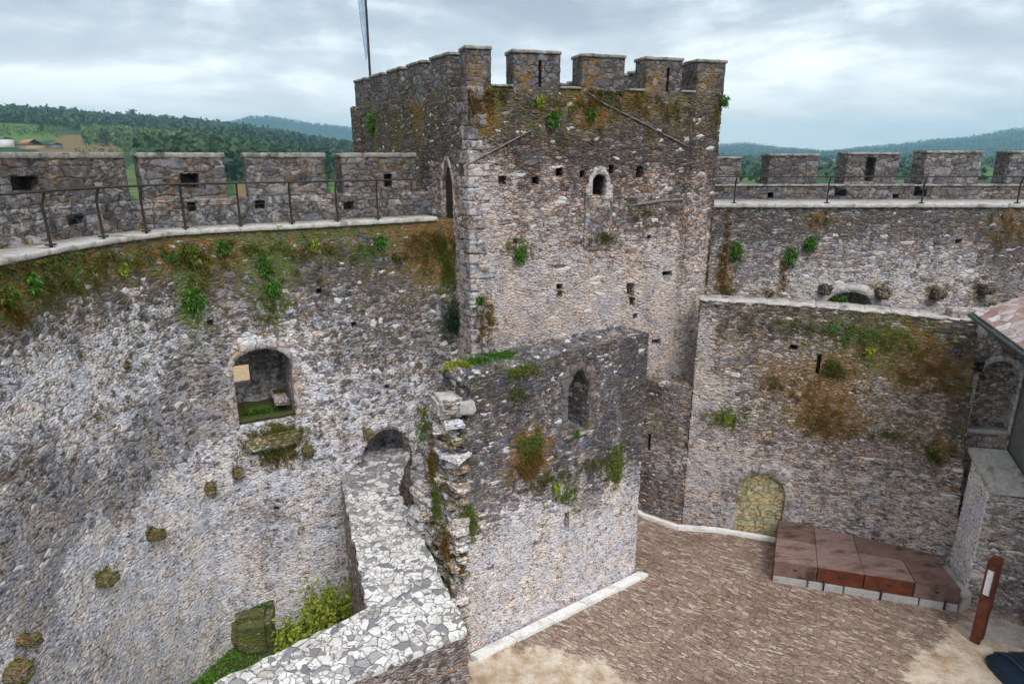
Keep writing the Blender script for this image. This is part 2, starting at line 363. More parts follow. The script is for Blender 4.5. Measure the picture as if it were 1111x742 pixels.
M['slates'] = slate_roof_mat()

def terrain_mat():
    m, nt, b, out = new_mat('countryside')
    pos = nt.node('ShaderNodeNewGeometry').outputs['Position']
    attr = nt.node('ShaderNodeAttribute'); attr.attribute_name = 'wx'
    a = nt.sepc(attr.outputs['Color'])
    n = nt.noise(pos, .012, 8, .65); n2 = nt.noise(pos, .08, 6, .7)
    col = nt.mix(nt.rng(n, .4, .6), (.018, .045, .016), (.035, .075, .022))
    col = nt.vmath('MULTIPLY', col, nt.rng(n2, .3, .7, .55, 1.5))
    def patch(col, w, c1, c2):
        f = nt.rng(nt.math('ADD', w, nt.math('MULTIPLY', nt.math('SUBTRACT', n2, .5), .5)), .42, .55)
        cc = nt.mix(nt.rng(n2, .38, .62), c1, c2)
        return nt.mix(f, col, cc)
    col = patch(col, a[1], (.065, .13, .03), (.10, .18, .04))
    col = patch(col, a[0], (.19, .105, .05), (.14, .13, .045))
    col = patch(col, a[2], (.06, .10, .03), (.12, .15, .05))
    nt.put(b.inputs['Base Color'], col)
    b.inputs['Specular IOR Level'].default_value = .1
    return m
M['terrain'] = terrain_mat()

# ------------------------------------------------------------------ wall builder
class Path:
    def __init__(s, pts, smooth=False):
        s.p = np.array(pts, float)
        if smooth:
            for _ in range(3):
                q = [s.p[0]]
                for a, b in zip(s.p[:-1], s.p[1:]): q += [a * .75 + b * .25, a * .25 + b * .75]
                q.append(s.p[-1]); s.p = np.array(q)
        d = np.diff(s.p, axis=0); s.l = np.linalg.norm(d, axis=1); s.s = np.concatenate([[0], np.cumsum(s.l)]); s.L = s.s[-1]
    def pos(s, t):
        t = np.asarray(t, float)
        x = np.interp(t, s.s, s.p[:, 0]); y = np.interp(t, s.s, s.p[:, 1])
        x = x + np.where(t > s.L, (t - s.L) * (s.p[-1, 0] - s.p[-2, 0]) / s.l[-1], 0) + np.where(t < 0, t * (s.p[1, 0] - s.p[0, 0]) / s.l[0], 0)
        y = y + np.where(t > s.L, (t - s.L) * (s.p[-1, 1] - s.p[-2, 1]) / s.l[-1], 0) + np.where(t < 0, t * (s.p[1, 1] - s.p[0, 1]) / s.l[0], 0)
        return np.stack([x, y], -1)
    def nor(s, t):
        d = s.pos(np.asarray(t) + .04) - s.pos(np.asarray(t) - .04); d /= np.linalg.norm(d, axis=-1, keepdims=True)
        return np.stack([d[..., 1], -d[..., 0]], -1)
    def off(s, d):
        t = s.s.copy(); n = s.nor(t); return Path(s.p - n * d)
    def hit(s, u, v):
        """(distance along the wall, height) where the sight line through a photo point meets it"""
        d = ray(u, v); best = None
        for i in range(len(s.p) - 1):
            a, b = s.p[i], s.p[i + 1]; e = b - a
            lo = -40 if i == 0 else -1e-6; hi = 40 if i == len(s.p) - 2 else s.l[i] + 1e-6
            det = d[0] * (-e[1]) + e[0] * d[1]
            if abs(det) < 1e-9: continue
            t = (a[0] * (-e[1]) + e[0] * a[1]) / det
            k = (d[0] * a[1] - d[1] * a[0]) / det
            if t > 0 and lo <= k * s.l[i] <= hi:
                c = (t, s.s[i] + k * s.l[i], CAMZ + d[2] * t)
                if 0 <= k <= 1: return c[1], c[2]
                best = best or c
        return (best[1], best[2])
    def hit3(s, u, v):
        a, z = s.hit(u, v); p = s.pos(a); return np.array([p[0], p[1], z])
    def P3(s, S, Z, out=0.0):
        p = s.pos(S); n = s.nor(S); q = p + n * np.asarray(out)[..., None] if np.ndim(out) else p + n * out
        return np.concatenate([q, np.broadcast_to(np.asarray(Z, float), np.shape(S))[..., None]], -1)

def arch(s0, s1, z0, zs, zt, pointed=False, n=14):
    pts = [(s0, z0), (s0, zs)]
    c = (s0 + s1) / 2; hw = (s1 - s0) / 2; hh = zt - zs
    for i in range(1, n):
        k = i / n
        if pointed:
            x = -1 + 2 * k; pts.append((c + hw * x, zs + hh * (1 - abs(x) ** 1.7)))
        else:
            th = math.pi * (1 - k); pts.append((c + hw * math.cos(th), zs + hh * math.sin(th)))
    return pts + [(s1, zs), (s1, z0)]
def rect(s0, s1, z0, z1): return [(s0, z0), (s0, z1), (s1, z1), (s1, z0)]
def inside(poly, S, Z):
    res = np.zeros(S.shape, bool); n = len(poly); j = n - 1
    for i in range(n):
        xi, yi = poly[i]; xj, yj = poly[j]
        c = ((yi > Z) != (yj > Z)) & (S < (xj - xi) * (Z - yi) / ((yj - yi) if yj != yi else 1e-9) + xi)
        res ^= c; j = i
    return res
def nearest(poly, S, Z):
    bd = np.full(S.shape, 1e9); bs = S.copy(); bz = Z.copy(); n = len(poly)
    for i in range(n):
        a = np.array(poly[i]); b = np.array(poly[(i + 1) % n]); e = b - a; L = (e ** 2).sum() + 1e-12
        k = np.clip(((S - a[0]) * e[0] + (Z - a[1]) * e[1]) / L, 0, 1)
        x = a[0] + k * e[0]; y = a[1] + k * e[1]; d = np.hypot(S - x, Z - y)
        m = d < bd; bd[m] = d[m]; bs[m] = x[m]; bz[m] = y[m]
    return bd, bs, bz
def dense(poly, step, closed=True):
    out = []; n = len(poly)
    for i in range(n if closed else n - 1):
        a = np.array(poly[i], float); b = np.array(poly[(i + 1) % n], float); k = max(1, int(np.linalg.norm(b - a) / step))
        for j in range(k): out.append(a + (b - a) * j / k)
    out.append(np.array(poly[0 if closed else -1], float))
    return np.array(out)
def weather(o, blobs, default=(0, 0, 0, .5), extra=None):
    me = o.data; n = len(me.vertices); co = np.empty(n * 3, np.float32); me.vertices.foreach_get('co', co); co = co.reshape(-1, 3) + wloc(o)
    W = np.tile(np.array(default, float), (n, 1))
    if extra is not None: W[:, :3] += extra(co)
    for (c, rs, rz, ch, st, och) in blobs:
        d2 = ((co[:, 0] - c[0]) ** 2 + (co[:, 1] - c[1]) ** 2) / rs ** 2 + (co[:, 2] - c[2]) ** 2 / rz ** 2
        g = np.exp(-d2 * .9) * st
        W[:, ch] += g
        if ch == 2 and och is not None: W[:, 3] += g * (och - .5) * 1.6
    at = me.color_attributes.new('wx', 'FLOAT_COLOR', 'POINT')
    at.data.foreach_set('color', W.astype(np.float32).ravel())
def sbump(x, seed=0):
    return (np.sin(x * 2.1 + seed) + .6 * np.sin(x * 5.3 + seed * 2.7) + .35 * np.sin(x * 13.7 + seed * 1.3) + .2 * np.sin(x * 31 + seed)) / 2.15
def wall(name, path, s0, s1, z0, z1, th, mat, parent, step=.045, holes=(), rag0=None, rag1=None, top_m=None, mats=None, backstep=None, blobs=(), extra=None, default=(0, 0, 0, .5), dish=0.0, nogap=False):
    ztop = z1 if callable(z1) else (lambda s: np.full(np.shape(s), float(z1)))
    ns = max(2, int((s1 - s0) / step) + 1); zm = float(np.max(ztop(np.linspace(s0, s1, 30)))); nz = max(2, int((zm - z0) / step) + 1)
    s = np.linspace(s0, s1, ns); t = np.linspace(0, 1, nz)
    S = np.repeat(s[:, None], nz, 1); Z = z0 + t[None, :] * (ztop(s)[:, None] - z0)
    def ragged(S, Z):
        if rag0 is not None: S = S + rag0(Z) * np.clip(1 - (S - s0) / .9, 0, 1)
        if rag1 is not None: S = S + rag1(Z) * np.clip(1 - (s1 - S) / .9, 0, 1)
        return S
    S = ragged(S, Z)
    mb = MB(); keep = np.ones((ns - 1, nz - 1), bool)
    kb = keep.copy()
    for h in holes:
        bd, bs, bz = nearest(h['poly'], S, Z); m = bd < step * .62
        m[:, 0] = m[:, -1] = False
        S[m] = bs[m]; Z[m] = bz[m]
        cs = (S[:-1, :-1] + S[1:, 1:] + S[1:, :-1] + S[:-1, 1:]) / 4; cz = (Z[:-1, :-1] + Z[1:, 1:] + Z[1:, :-1] + Z[:-1, 1:]) / 4
        ins = inside(h['poly'], cs, cz); keep &= ~ins
        if h.get('through'): kb &= ~ins
    mb.grid(path.P3(S, Z), keep)
    for h in holes:
        dp = h['depth'] if not h.get('through') else (h.get('depth') or th)
        q = dense(h['poly'], step); nd = max(2, int(dp / step / 1.3) + 1); D = np.linspace(0, dp, nd)
        cx = np.mean([p[0] for p in h['poly']]); cz_ = np.mean([p[1] for p in h['poly']])
        sp = h.get('splay', 1.0)
        QS = q[:, 0][:, None] + (cx - q[:, 0])[:, None] * (1 - sp) * (D / dp)[None]; QZ = q[:, 1][:, None] + (cz_ - q[:, 1])[:, None] * (1 - sp) * (D / dp)[None]
        P = path.P3(QS, QZ, -np.broadcast_to(D[None], QS.shape)); mb.grid(P, flip=True)
        if not h.get('through'):
            a0, a1 = min(p[0] for p in h['poly']) - .05, max(p[0] for p in h['poly']) + .05; b0, b1 = min(p[1] for p in h['poly']) - .05, max(p[1] for p in h['poly']) + .05
            n1, n2 = max(2, int((a1 - a0) / step) + 1), max(2, int((b1 - b0) / step) + 1)
            GS, GZ = np.meshgrid(np.linspace(a0, a1, n1), np.linspace(b0, b1, n2), indexing='ij')
            mb.grid(path.P3(GS, GZ, -np.full(GS.shape, dp)), m=h.get('m', 0))
    nt_ = max(2, int(th / step) + 1); T = np.linspace(0, th, nt_)
    # top (crown), ends, back
    TS = np.repeat(S[:, -1][:, None], nt_, 1); TZ = np.repeat(Z[:, -1][:, None], nt_, 1)
    mb.grid(path.P3(TS, TZ, -np.broadcast_to(T[None], TS.shape)), m=1 if top_m else 0)
    for e, fl in ((0, True), (-1, False)):
        ES = np.repeat(S[e, :][:, None], nt_, 1); EZ = np.repeat(Z[e, :][:, None], nt_, 1)
        mb.grid(path.P3(ES, EZ, -np.broadcast_to(T[None], ES.shape)), flip=not fl)
    if kb.all():
        S, Z = S[np.unique(np.r_[0:ns:8, ns - 1])][:, np.unique(np.r_[0:nz:8, nz - 1])], Z[np.unique(np.r_[0:ns:8, ns - 1])][:, np.unique(np.r_[0:nz:8, nz - 1])]
        mb.grid(path.P3(S, Z, -np.full(S.shape, th)), flip=True)
    else: mb.grid(path.P3(S, Z, -np.full(S.shape, th)), kb, flip=True)
    o = mb.build(name, mats or ([mat, top_m] if top_m else mat), parent, weld=.002, smooth=True)
    weather(o, blobs, default, extra)
    return o
def prism(name, pts, z0, z1, mat, parent, step=.06, top=None, blobs=(), default=(0, 0, 0, .5), sides=None, tilt=None):
    """walls round a plan polygon (anticlockwise seen from above) with a closed top"""
    mb = MB(); n = len(pts)
    nz = max(2, int((z1 - z0) / step) + 1); zz = np.linspace(z0, z1, nz)
    for i in range(n):
        a = np.array(pts[i], float); b = np.array(pts[(i + 1) % n], float)
        st = step if (sides is None or i in sides) else .5
        k = max(2, int(np.linalg.norm(b - a) / st) + 1); q = a + (b - a) * np.linspace(0, 1, k)[:, None]
        P = np.concatenate([np.repeat(q[:, None], nz, 1), np.repeat(zz[None, :, None], k, 0)], -1)
        mb.grid(P)
    o = mb.build(name, [mat], parent, weld=.002, smooth=True)
    weather(o, blobs, default)
    return o
def strip_ring(name, path, line, width, proud, depth, mat, parent, step=.05, wob=0.0, blobs=(), default=(0, 0, 0, .5)):
    """dressed surround that follows a line on the wall; open or closed"""
    q = dense(line, step, False); d = np.gradient(q, axis=0); d /= np.linalg.norm(d, axis=1, keepdims=True) + 1e-9
    nrm = np.stack([-d[:, 1], d[:, 0]], -1)
    wv = width * (1 + wob * np.sign(np.sin(np.arange(len(q)) * step / .28 * math.pi)))
    o2 = q + nrm * wv[:, None]
    prof = [(q, -depth), (q, proud * .3), (q + nrm * .012, proud), (q * .5 + o2 * .5, proud), (o2 - nrm * .012, proud), (o2, proud * .3), (o2, -.08)]
    P = np.stack([path.P3(a[:, 0], a[:, 1], np.full(len(a), dd)) for a, dd in prof], 1)
    mb = MB(); mb.grid(P)
    for e, fl in ((0, False), (-1, True)):
        pe = P[e]; mb.quads(np.concatenate([pe[[0, 1, 2, 3]], pe[[3, 4, 5, 6]]]), [[0, 1, 2, 3], [4, 5, 6, 7]] if fl else [[3, 2, 1, 0], [7, 6, 5, 4]])
    o = mb.build(name, mat, parent, weld=.001); weather(o, blobs, default)
    return o
def slab(name, path, s0, s1, z, h, o_front, o_back, mat, parent, step=.12, jit=.0, bevel=.012):
    """stone slab lying along a wall line"""
    mb = MB(); k = max(2, int((s1 - s0) / step) + 1); S = np.linspace(s0, s1, k)
    j = jit * sbump(S * 7, s0); jz = jit * .4 * sbump(S * 5, s0 + 2)
    pr = [(o_front - .01 + j, z), (o_front + j, z + .012), (o_front + j, z + h - .015), (o_front - .018 + j, z + h), (-o_back, z + h), (-o_back, z), (o_front - .01 + j, z)]
    P = np.stack([path.P3(S, zz + jz, np.zeros(k) + a) for a, zz in pr], 1)
    mb.grid(P)
    for e, fl in ((0, True), (-1, False)):
        pe = P[e]; mb.quads(pe[[0, 2, 3, 4, 5, 5]][[0, 1, 3, 4]], [[0, 1, 2, 3]] if fl else [[3, 2, 1, 0]])
    return mb.build(name, mat, parent, weld=.0005)
def stone(name, c, sz, rz, mat, parent, seed=0, blobs=(), default=(0, 0, 0, .5), moss=0.0):
    """rough single block: subdivided box with worn corners"""
    bm = bmesh.new(); bmesh.ops.create_cube(bm, size=1)
    bmesh.ops.scale(bm, vec=sz, verts=bm.verts)
    bmesh.ops.bevel(bm, geom=list(bm.edges), offset=min(sz) * .16, segments=2, affect='EDGES')
    for _ in range(3 if max(sz) > .5 else 2): bmesh.ops.subdivide_edges(bm, edges=bm.edges, cuts=1, use_grid_fill=True)
    r = random.Random(seed)
    ph = [r.uniform(0, 6) for _ in range(6)]
    for v in bm.verts:
        q = v.co * (2.2 / max(sz))
        f = 1 + .07 * math.sin(q.x * 3 + ph[0]) * math.sin(q.y * 3.3 + ph[1]) + .06 * math.sin(q.z * 4 + ph[2] + q.x * 2)
        v.co = v.co * f
    bmesh.ops.rotate(bm, verts=bm.verts, matrix=__import__('mathutils').Matrix.Rotation(rz, 3, 'Z'))
    off = wloc(parent) if parent is not None else np.zeros(3)
    me = bpy.data.meshes.new(name)
    for v in bm.verts: v.co = v.co + __import__('mathutils').Vector((c - off).tolist() if parent is not None else (0, 0, 0))
    bm.to_mesh(me); bm.free(); me.materials.append(mat)
    me.polygons.foreach_set('use_smooth', np.ones(len(me.polygons), bool))
    o = bpy.data.objects.new(name, me); C.objects.link(o)
    if parent is not None: o.parent = parent
    else: o.location = tuple(c)
    weather(o, blobs, default)
    return o
def leaves(mb, pos, dirs, L, W, droop=.3, m=0):
    """leaf-shaped bent quads: pos, dirs (n,3), L, W arrays"""
    n = len(pos); d = dirs / (np.linalg.norm(dirs, axis=1, keepdims=True) + 1e-9)
    r = rng.normal(size=(n, 3)); sd = np.cross(d, r); sd /= np.linalg.norm(sd, axis=1, keepdims=True) + 1e-9
    L = np.broadcast_to(L, n)[:, None]; W = np.broadcast_to(W, n)[:, None]
    dn = np.array([0, 0, -1.0]) * droop
    v0 = pos; v1 = pos + d * L * .5 + sd * W * .5; v2 = pos + d * L + dn * L; v3 = pos + d * L * .5 - sd * W * .5
    V = np.stack([v0, v1, v2, v3], 1).reshape(-1, 3)
    mb.quads(V, np.arange(n * 4).reshape(-1, 4), m)

# ================================================================== LEFT CURTAIN WALL
WALK = 9.32
def blob(path, u, v, ru, ch, st=1.0, och=None, rv=None):
    p = path.hit3(u, v); D = math.hypot(p[0], p[1]); k = D / 700.0
    return (p, ru * k, (rv or ru) * k, ch, st, och)
LP = Path([(-8.5, 3.0), (-8.35, 6.5), (-8.2, 9.5), (-8.15, 11.7), (-7.9, 13.0), (-7.45, 14.1), (-6.6, 14.75), (-5.1, 15.5), (-2.55, 17.1), (-1.15, 17.95)])
lw = thing('curtain_wall', 'tall curved rubble curtain wall with mossy top and arched window embrasure, left side of the courtyard', 'castle wall', (-7.45, 14.1, -1.6))
wa, wb, wt = LP.hit(260, 461), LP.hit(322, 461), LP.hit(290, 378)
wsp = LP.hit(290, 398)[1]
win = arch(wa[0], wb[0], wa[1] - .05, wsp, wt[1])
da, db, dt = LP.hit(391, 489), LP.hit(447, 487), LP.hit(419, 466)
CW = 2.73
entrance = arch(da[0], db[0], CW - .4, CW + .02, dt[1])
def lx(co):
    z = co[:, 2]; x = co[:, 0]; W = np.zeros((len(co), 3))
    W[:, 2] = np.clip((z - 8.0) / 1.0, 0, 1) * .6 + np.clip((z - 4.5) / 3, 0, 1) * .35 + .25 - .3 * np.clip((2.5 - z) / 2, 0, 1)
    W[:, 1] = np.clip((z - 6.6) / 2.0, 0, 1) * .45 + np.clip((x + 5.0) / 2.0, 0, 1) * .22 * np.clip((z - 2) / 3, 0, 1)
    W[:, 0] = .1 + np.clip(1 - (z - 1) / 7.5, 0, 1) * .45 - np.clip((z - 7.6) / 1, 0, 1) * .3 - np.clip((x + 7) / 2, 0, 1) * .12
    return W
B = lambda u, v, r, ch, st, och=None, rv=None: blob(LP, u, v, r, ch, st, och, rv)
wall('masonry', LP, 0, LP.L, -1.9, WALK - .02, 2.1, M['left'], lw, .04,
     holes=[dict(poly=win, through=True, depth=2.1), dict(poly=entrance, depth=1.3)] +
           [dict(poly=rect(a - .07, a + .07, z - .06, z + .07), depth=.3) for a, z in [LP.hit(*q) for q in ((384, 352), (346, 316), (300, 552), (228, 350), (140, 402), (420, 420), (362, 560))]],
     extra=lx, blobs=[B(210, 330, 16, 2, 1.2, .1, 30), B(292, 305, 22, 2, 1.2, .35, 42), B(60, 300, 60, 2, .6, .6, 20), B(10, 330, 26, 2, .9, .5, 20),
                      B(205, 275, 40, 2, 1.0, .8, 18), B(470, 262, 36, 2, 1.6, .75, 45), B(490, 330, 14, 1, 1.4, None, 60), B(190, 455, 30, 1, 1.0, None, 34), B(159, 487, 30, 1, .9, None, 26), B(212, 425, 24, 1, 1.0, None, 34), B(76, 538, 34, 1, .9, None, 26), B(32, 588, 34, 1, 1.0, None, 30), B(133, 538, 22, 1, .6, None, 24), B(30, 500, 30, 1, .6, None, 14), B(60, 660, 70, 0, .5, None, 60), B(180, 660, 60, 0, .5, None, 60), B(60, 410, 70, 0, .5, None, 30), B(492, 330, 18, 1, 2.2, None, 80), B(455, 300, 40, 1, .5, None, 50), B(400, 380, 60, 1, .3, None, 14),  # corner by the tower: stain, with its shade painted in as extra darkening
                      B(300, 482, 34, 2, 1.8, .6, 22), B(260, 330, 30, 1, .4), B(340, 560, 60, 2, .5, .6, 20), B(380, 600, 16, 2, .9, .9, 60), B(225, 380, 18, 1, .6, None, 60), B(330, 250, 60, 2, .4, .4, 10),
                      B(420, 330, 60, 1, .35, None, 60), B(60, 560, 60, 1, .4, None, 40), B(30, 640, 40, 1, .5, None, 60), B(120, 545, 12, 2, 1.0, .7), B(160, 600, 9, 2, .8, .7), B(290, 560, 40, 1, .3, None, 40)])
# the outer leaf of the embrasure with its little window
LB = LP.off(1.45)
ha, hb_ = LB.hit(249, 423), LB.hit(271, 395)
i0, i1 = LB.hit(240, 420)[0] - .4, LB.hit(330, 420)[0] + .4
wall('embrasure_back', LB, i0, i1, wa[1] - .3, wt[1] + .3, .6, M['ashlar'], lw, .045, holes=[dict(poly=rect(ha[0], hb_[0], ha[1], hb_[1]), through=True, depth=.6)], default=(.1, .2, .1, .5))
mbf = MB(); SS = np.linspace(wa[0] - .1, wb[0] + .1, 20); DD = np.linspace(.05, 1.6, 12); GS, GD = np.meshgrid(SS, DD, indexing='ij')
M['ledge'] = simple_mat('mossy_ledge', (.05, .07, .015), (.10, .09, .03), 5, .95, .6)
mbf.grid(LP.P3(GS, wa[1] + .03 + .03 * np.sin(GS * 9) * np.sin(GD * 8), -GD)); mbf.build('embrasure_floor', M['ledge'], lw, smooth=True)
strip_ring('window_surround', LP, [(p[0], p[1]) for p in win], .2, .03, .3, M['ashlar'], lw, .05, .25)
strip_ring('arch_surround', LP, [(p[0], p[1]) for p in entrance[1:-1]], .16, .025, .2, M['left'], lw, .05, .2)
# coping of the wall-walk
for k, (a, b) in enumerate(zip(np.linspace(1.2, LP.L - 1.0, 21)[:-1], np.linspace(1.2, LP.L - 1.0, 21)[1:])):
    slab('walkway_slab', LP, a + .006, b - .006, WALK - .02, .10, .06, .80, M['walk'], lw, .1, .015)
# parapet
PP = LP.off(1.52)
pt = 0.58; SILL = 9.98; PTOP = 10.93
def ps(u): return PP.hit(u, 200)[0]
end = PP.L - .2
wall('parapet', PP, 1.0, end, WALK - .1, SILL, pt, M['merlon'], lw, .05, default=(.1, .3, .05, .6),
     holes=[dict(poly=rect(a - w, a + w, z - .12, z + .10), depth=.35) for a, z, w in [(*PP.hit(82, 238), .18), (*PP.hit(208, 224), .10), (*PP.hit(282, 222), .12), (*PP.hit(378, 223), .14)]],
     extra=lambda co: np.stack([0 * co[:, 0], 0 * co[:, 0], np.clip((9.5 - co[:, 2]) / .2, 0, 1) * .9], -1))
for (u0, u1, hs) in ((-260, -60, ()), (-40, 139, ((28, 199, .30, .13),)), (154, 246, ((206, 196, .20, .16),)), (268, 354, ((0, 0, 0, 0),)), (372, 452, ((421, 196, .12, .18),))):
    a, b = ps(max(u0, -330)), min(ps(u1), end)
    if b <= a: continue
    hl = [dict(poly=rect(PP.hit(u, v)[0] - w, PP.hit(u, v)[0] + w, PP.hit(u, v)[1] - h, PP.hit(u, v)[1] + h), depth=.45) for u, v, w, h in hs if w > 0]
    w = wall('merlon', PP, a, b, SILL - .01, PTOP, pt, M['merlon'], lw, .045, holes=hl, default=(.05, .6, .2, .6), blobs=[blob(PP, (u0 + u1) / 2 + 20, 182, 26, 2, .5, .8), blob(PP, u0 + 40, 185, 22, 1, .8)])
    slab('coping', PP, a - .02, b + .02, PTOP - .01, .12, .02, pt + .06, M['cap'], w, .12, .02)
# corbels that once carried a floor
for (u, v, w) in ((227, 527, .24), (257, 511, .22), (163, 579, .25), (108, 628, .27), (12, 728, .34), (22, 694, .2), (333, 487, .26), (398, 468, .22)):
    p = LP.hit3(u, v); a, _ = LP.hit(u, v); n = LP.nor(a)
    stone('corbel', p + np.array([n[0], n[1], 0]) * .10, (w, .46, w * .9), math.atan2(n[1], n[0]) + R(90), M['cross'], lw, int(u), default=(0, .2, 1.5, .65))
# sill ledge, bench stone of the window
a = (wa[0] + wb[0]) / 2; n = LP.nor(a); p = LP.hit3(296, 476)
stone('sill', p + np.array([-n[0], -n[1], -.6]) * .10, (1.25, .5, .42), math.atan2(n[1], n[0]) + R(90), M['left'], lw, 5, default=(0, 0, 1.8, .6))
q = LP.pos(wb[0] - .28); stone('bench_stone', np.array([q[0] - n[0] * .75, q[1] - n[1] * .75, wa[1] + .32]), (.34, 1.1, .14), math.atan2(n[1], n[0]) + R(90) , M['ashlar'], lw, 8, default=(0, .1, .1, .4))

# grass and plants are added further below
# ---------------- railing on the left walk
def railing(name, label, path, feet, z, h, extra_pts=(), kink=None, wire=True):
    p0 = path.P3(np.array([feet[0]]), z, -.12)[0]
    t = thing(name, label, 'railing', tuple(p0))
    for a in feet:
        mb = MB(); b = path.P3(np.array([a]), z, -.10)[0]; n = path.nor(a)
        top = b + np.array([n[0] * .07, n[1] * .07, h])
        mb.tube([b - [0, 0, .1], b + [0, 0, .02], b + np.array([-n[0] * .02, -n[1] * .02, h * .75]), top], [.028, .026, .024, .022], 6)
        f = b + [0, 0, .02]; mb.box(f, (.13, .13, .03), math.atan2(n[1], n[0]))
        mb.build('post', M['iron'], t)
    S = np.arange(extra_pts[0] if extra_pts else feet[0], (extra_pts[1] if extra_pts else feet[-1]) + .01, .25)
    pts = path.P3(S, z + h, -.03); mb = MB(); mb.tube(list(pts), .024, 6); mb.build('handrail', M['iron'], t)
    if wire:
        pts = path.P3(S, z + h * .5, -.08); mb = MB(); mb.tube(list(pts), .007, 5); mb.build('wire', M['iron'], t)
    return t
feet = [LP.hit(u, v)[0] for u, v in ((62, 270), (118, 262), (163, 255), (203, 252), (262, 249), (318, 247), (368, 243), (412, 240))]
railing('iron_railing', 'rusty dark iron handrail with thin posts along the curved wall-walk above the left wall', LP, [feet[0] - 1.6] + feet, WALK + .11, .95, (2.5, LP.hit(452, 238)[0]))

# ================================================================== TOWER
T2, T0, T1, T3 = (-5.9, 25.0), (-1.1, 16.9), (5.85, 19.1), (1.2, 27.2)
TF, TL = Path([T0, T1]), Path([T2, T0])
tw = thing('stone_tower', 'big square battlemented stone tower rising above the far corner of the courtyard', 'tower', (2, 21, 0))
TS = 12.62; TT = 13.40
def th_(path, L):
    out = []
    for u, v, w, h in L:
        a, z = path.hit(u, v); D = np.linalg.norm(path.pos(a)); k = D / 730
        out.append(dict(poly=rect(a - w * k / 2, a + w * k / 2, z - h * k / 2, z + h * k / 2), depth=.45))
    return out
g0, g1, gt = TF.hit(642.5, 212), TF.hit(657, 211), TF.hit(650, 189)
twin = arch(g0[0], g1[0], g0[1], TF.hit(650, 197)[1], gt[1])
def tx(co):
    z = co[:, 2] + .5 * sbump(co[:, 0] * 1.1, 2); W = np.zeros((len(co), 3))
    W[:, 1] = np.clip((z - 9.7) / 1.6, 0, 1) * .62
    W[:, 0] = np.clip((10.2 - z) / 3.0, 0, 1) * .5 - np.clip((z - 10.3) / 1.0, 0, 1) * .35 + .35 * np.exp(-((co[:, 0] + .6) / .55) ** 2) * np.clip((12.2 - z), 0, 1)
    W[:, 2] = np.clip((z - 10.6) / 1.6, 0, 1) * .55 + .25
    return W
B = lambda u, v, r, ch, st, och=None, rv=None: blob(TF, u, v, r, ch, st, och, rv)
wall('masonry', TF, 0, TF.L, -.3, TS, 1.0, M['tower'], tw, .04, extra=tx,
     holes=[dict(poly=twin, depth=.8)] + th_(TF, [(513, 193, 9, 13), (545, 196, 9, 9), (581, 196, 8, 8), (607, 187, 8, 9), (632, 189, 6, 8), (694, 187, 8, 12), (763, 178, 8, 9), (607, 311, 8, 7), (684, 314, 9, 14), (686, 327, 7, 10), (689, 343, 5, 7), (712, 371, 12, 6), (724, 297, 12, 5), (663, 184, 6, 9), (530, 335, 10, 10), (704, 257, 5, 5), (559, 262, 5, 6)]),
     blobs=[B(520, 95, 22, 2, .9, .75, 30), B(648, 100, 40, 2, .7, .85, 22), B(715, 112, 36, 2, .7, .7, 22), B(775, 90, 14, 2, 1.0, .8, 60), B(600, 130, 30, 2, .5, .5, 18), B(527, 345, 14, 2, 1.1, .8, 34), B(655, 258, 26, 2, .6, .5, 9),
            B(778, 275, 10, 2, 1.4, .85, 60), B(705, 410, 12, 2, 1.0, .7, 8), B(690, 235, 60, 1, .4, None, 20), B(545, 200, 60, 1, -.2), B(560, 268, 26, 2, .5, .3, 12), B(640, 150, 90, 1, .3, None, 20), B(763, 122, 14, 0, 1.1, None, 18), B(527, 130, 12, 2, .9, .8, 20), B(518, 175, 20, 0, .9, None, 30), B(640, 125, 14, 2, 1.2, .9, 14), B(610, 330, 90, 0, .4, None, 40), B(735, 330, 30, 0, .5, None, 60)])
for pth, nm in ((Path([T1, T3]), 'masonry'), (Path([T3, T2]), 'masonry')):
    wall(nm, pth, 0, pth.L, -.3, TS, 1.0, M['tower'], tw, .12, extra=tx)
l0, l1, lt = TL.hit(484, 246), TL.hit(494, 250), TL.hit(489, 187)
tdoor = arch(TL.L - 1.62, TL.L - .95, 8.9, 10.25, 10.85, True)
wall('masonry', TL, 0, TL.L, -.3, TS, 1.0, M['tower'], tw, .045, extra=tx, holes=[dict(poly=tdoor, depth=.9)],
     blobs=[blob(TL, 405, 140, 14, 2, 1.0, .35, 40), blob(TL, 452, 120, 16, 2, .9, .8, 40), blob(TL, 430, 160, 20, 2, .6, .6, 30), blob(TL, 490, 120, 14, 0, .7, None, 50)])
mb = MB(); mb.quads([[T0[0] + .3, T0[1] + .6, TS - .15], [T1[0] - .3, T1[1] + .6, TS - .15], [T3[0], T3[1] - .5, TS - .15], [T2[0] + .5, T2[1] - .2, TS - .15]], [[0, 1, 2, 3]]); mb.build('roof_deck', M['concrete'], tw)
strip_ring('door_surround', TL, tdoor, .10, .02, .3, M['ashlar'], tw, .05, .2)
wall('entrance', Path([TL.P3(np.array([TL.L - 1.60]), 0, -.10)[0][:2], TL.P3(np.array([TL.L - .97]), 0, -.10)[0][:2]]), 0, .63, 8.9, 10.8, .06, M['doorshade'], tw, .06)  # dark sheet added to stand for the shade inside the doorway
strip_ring('window_surround', TF, twin, .17, .03, .2, M['ashlar'], tw, .05, .25, default=(.4, 0, 0, .5))
c = (twin[0][0] + twin[-1][0]) / 2
wall('window_apron', Path([TF.P3(np.array([c - .42]), 0, .035)[0][:2], TF.P3(np.array([c + .42]), 0, .035)[0][:2]]), 0, .84, 8.45, g0[1] - .02, .1, M['ashlar'], tw, .05, default=(-.1, .25, .4, .5))
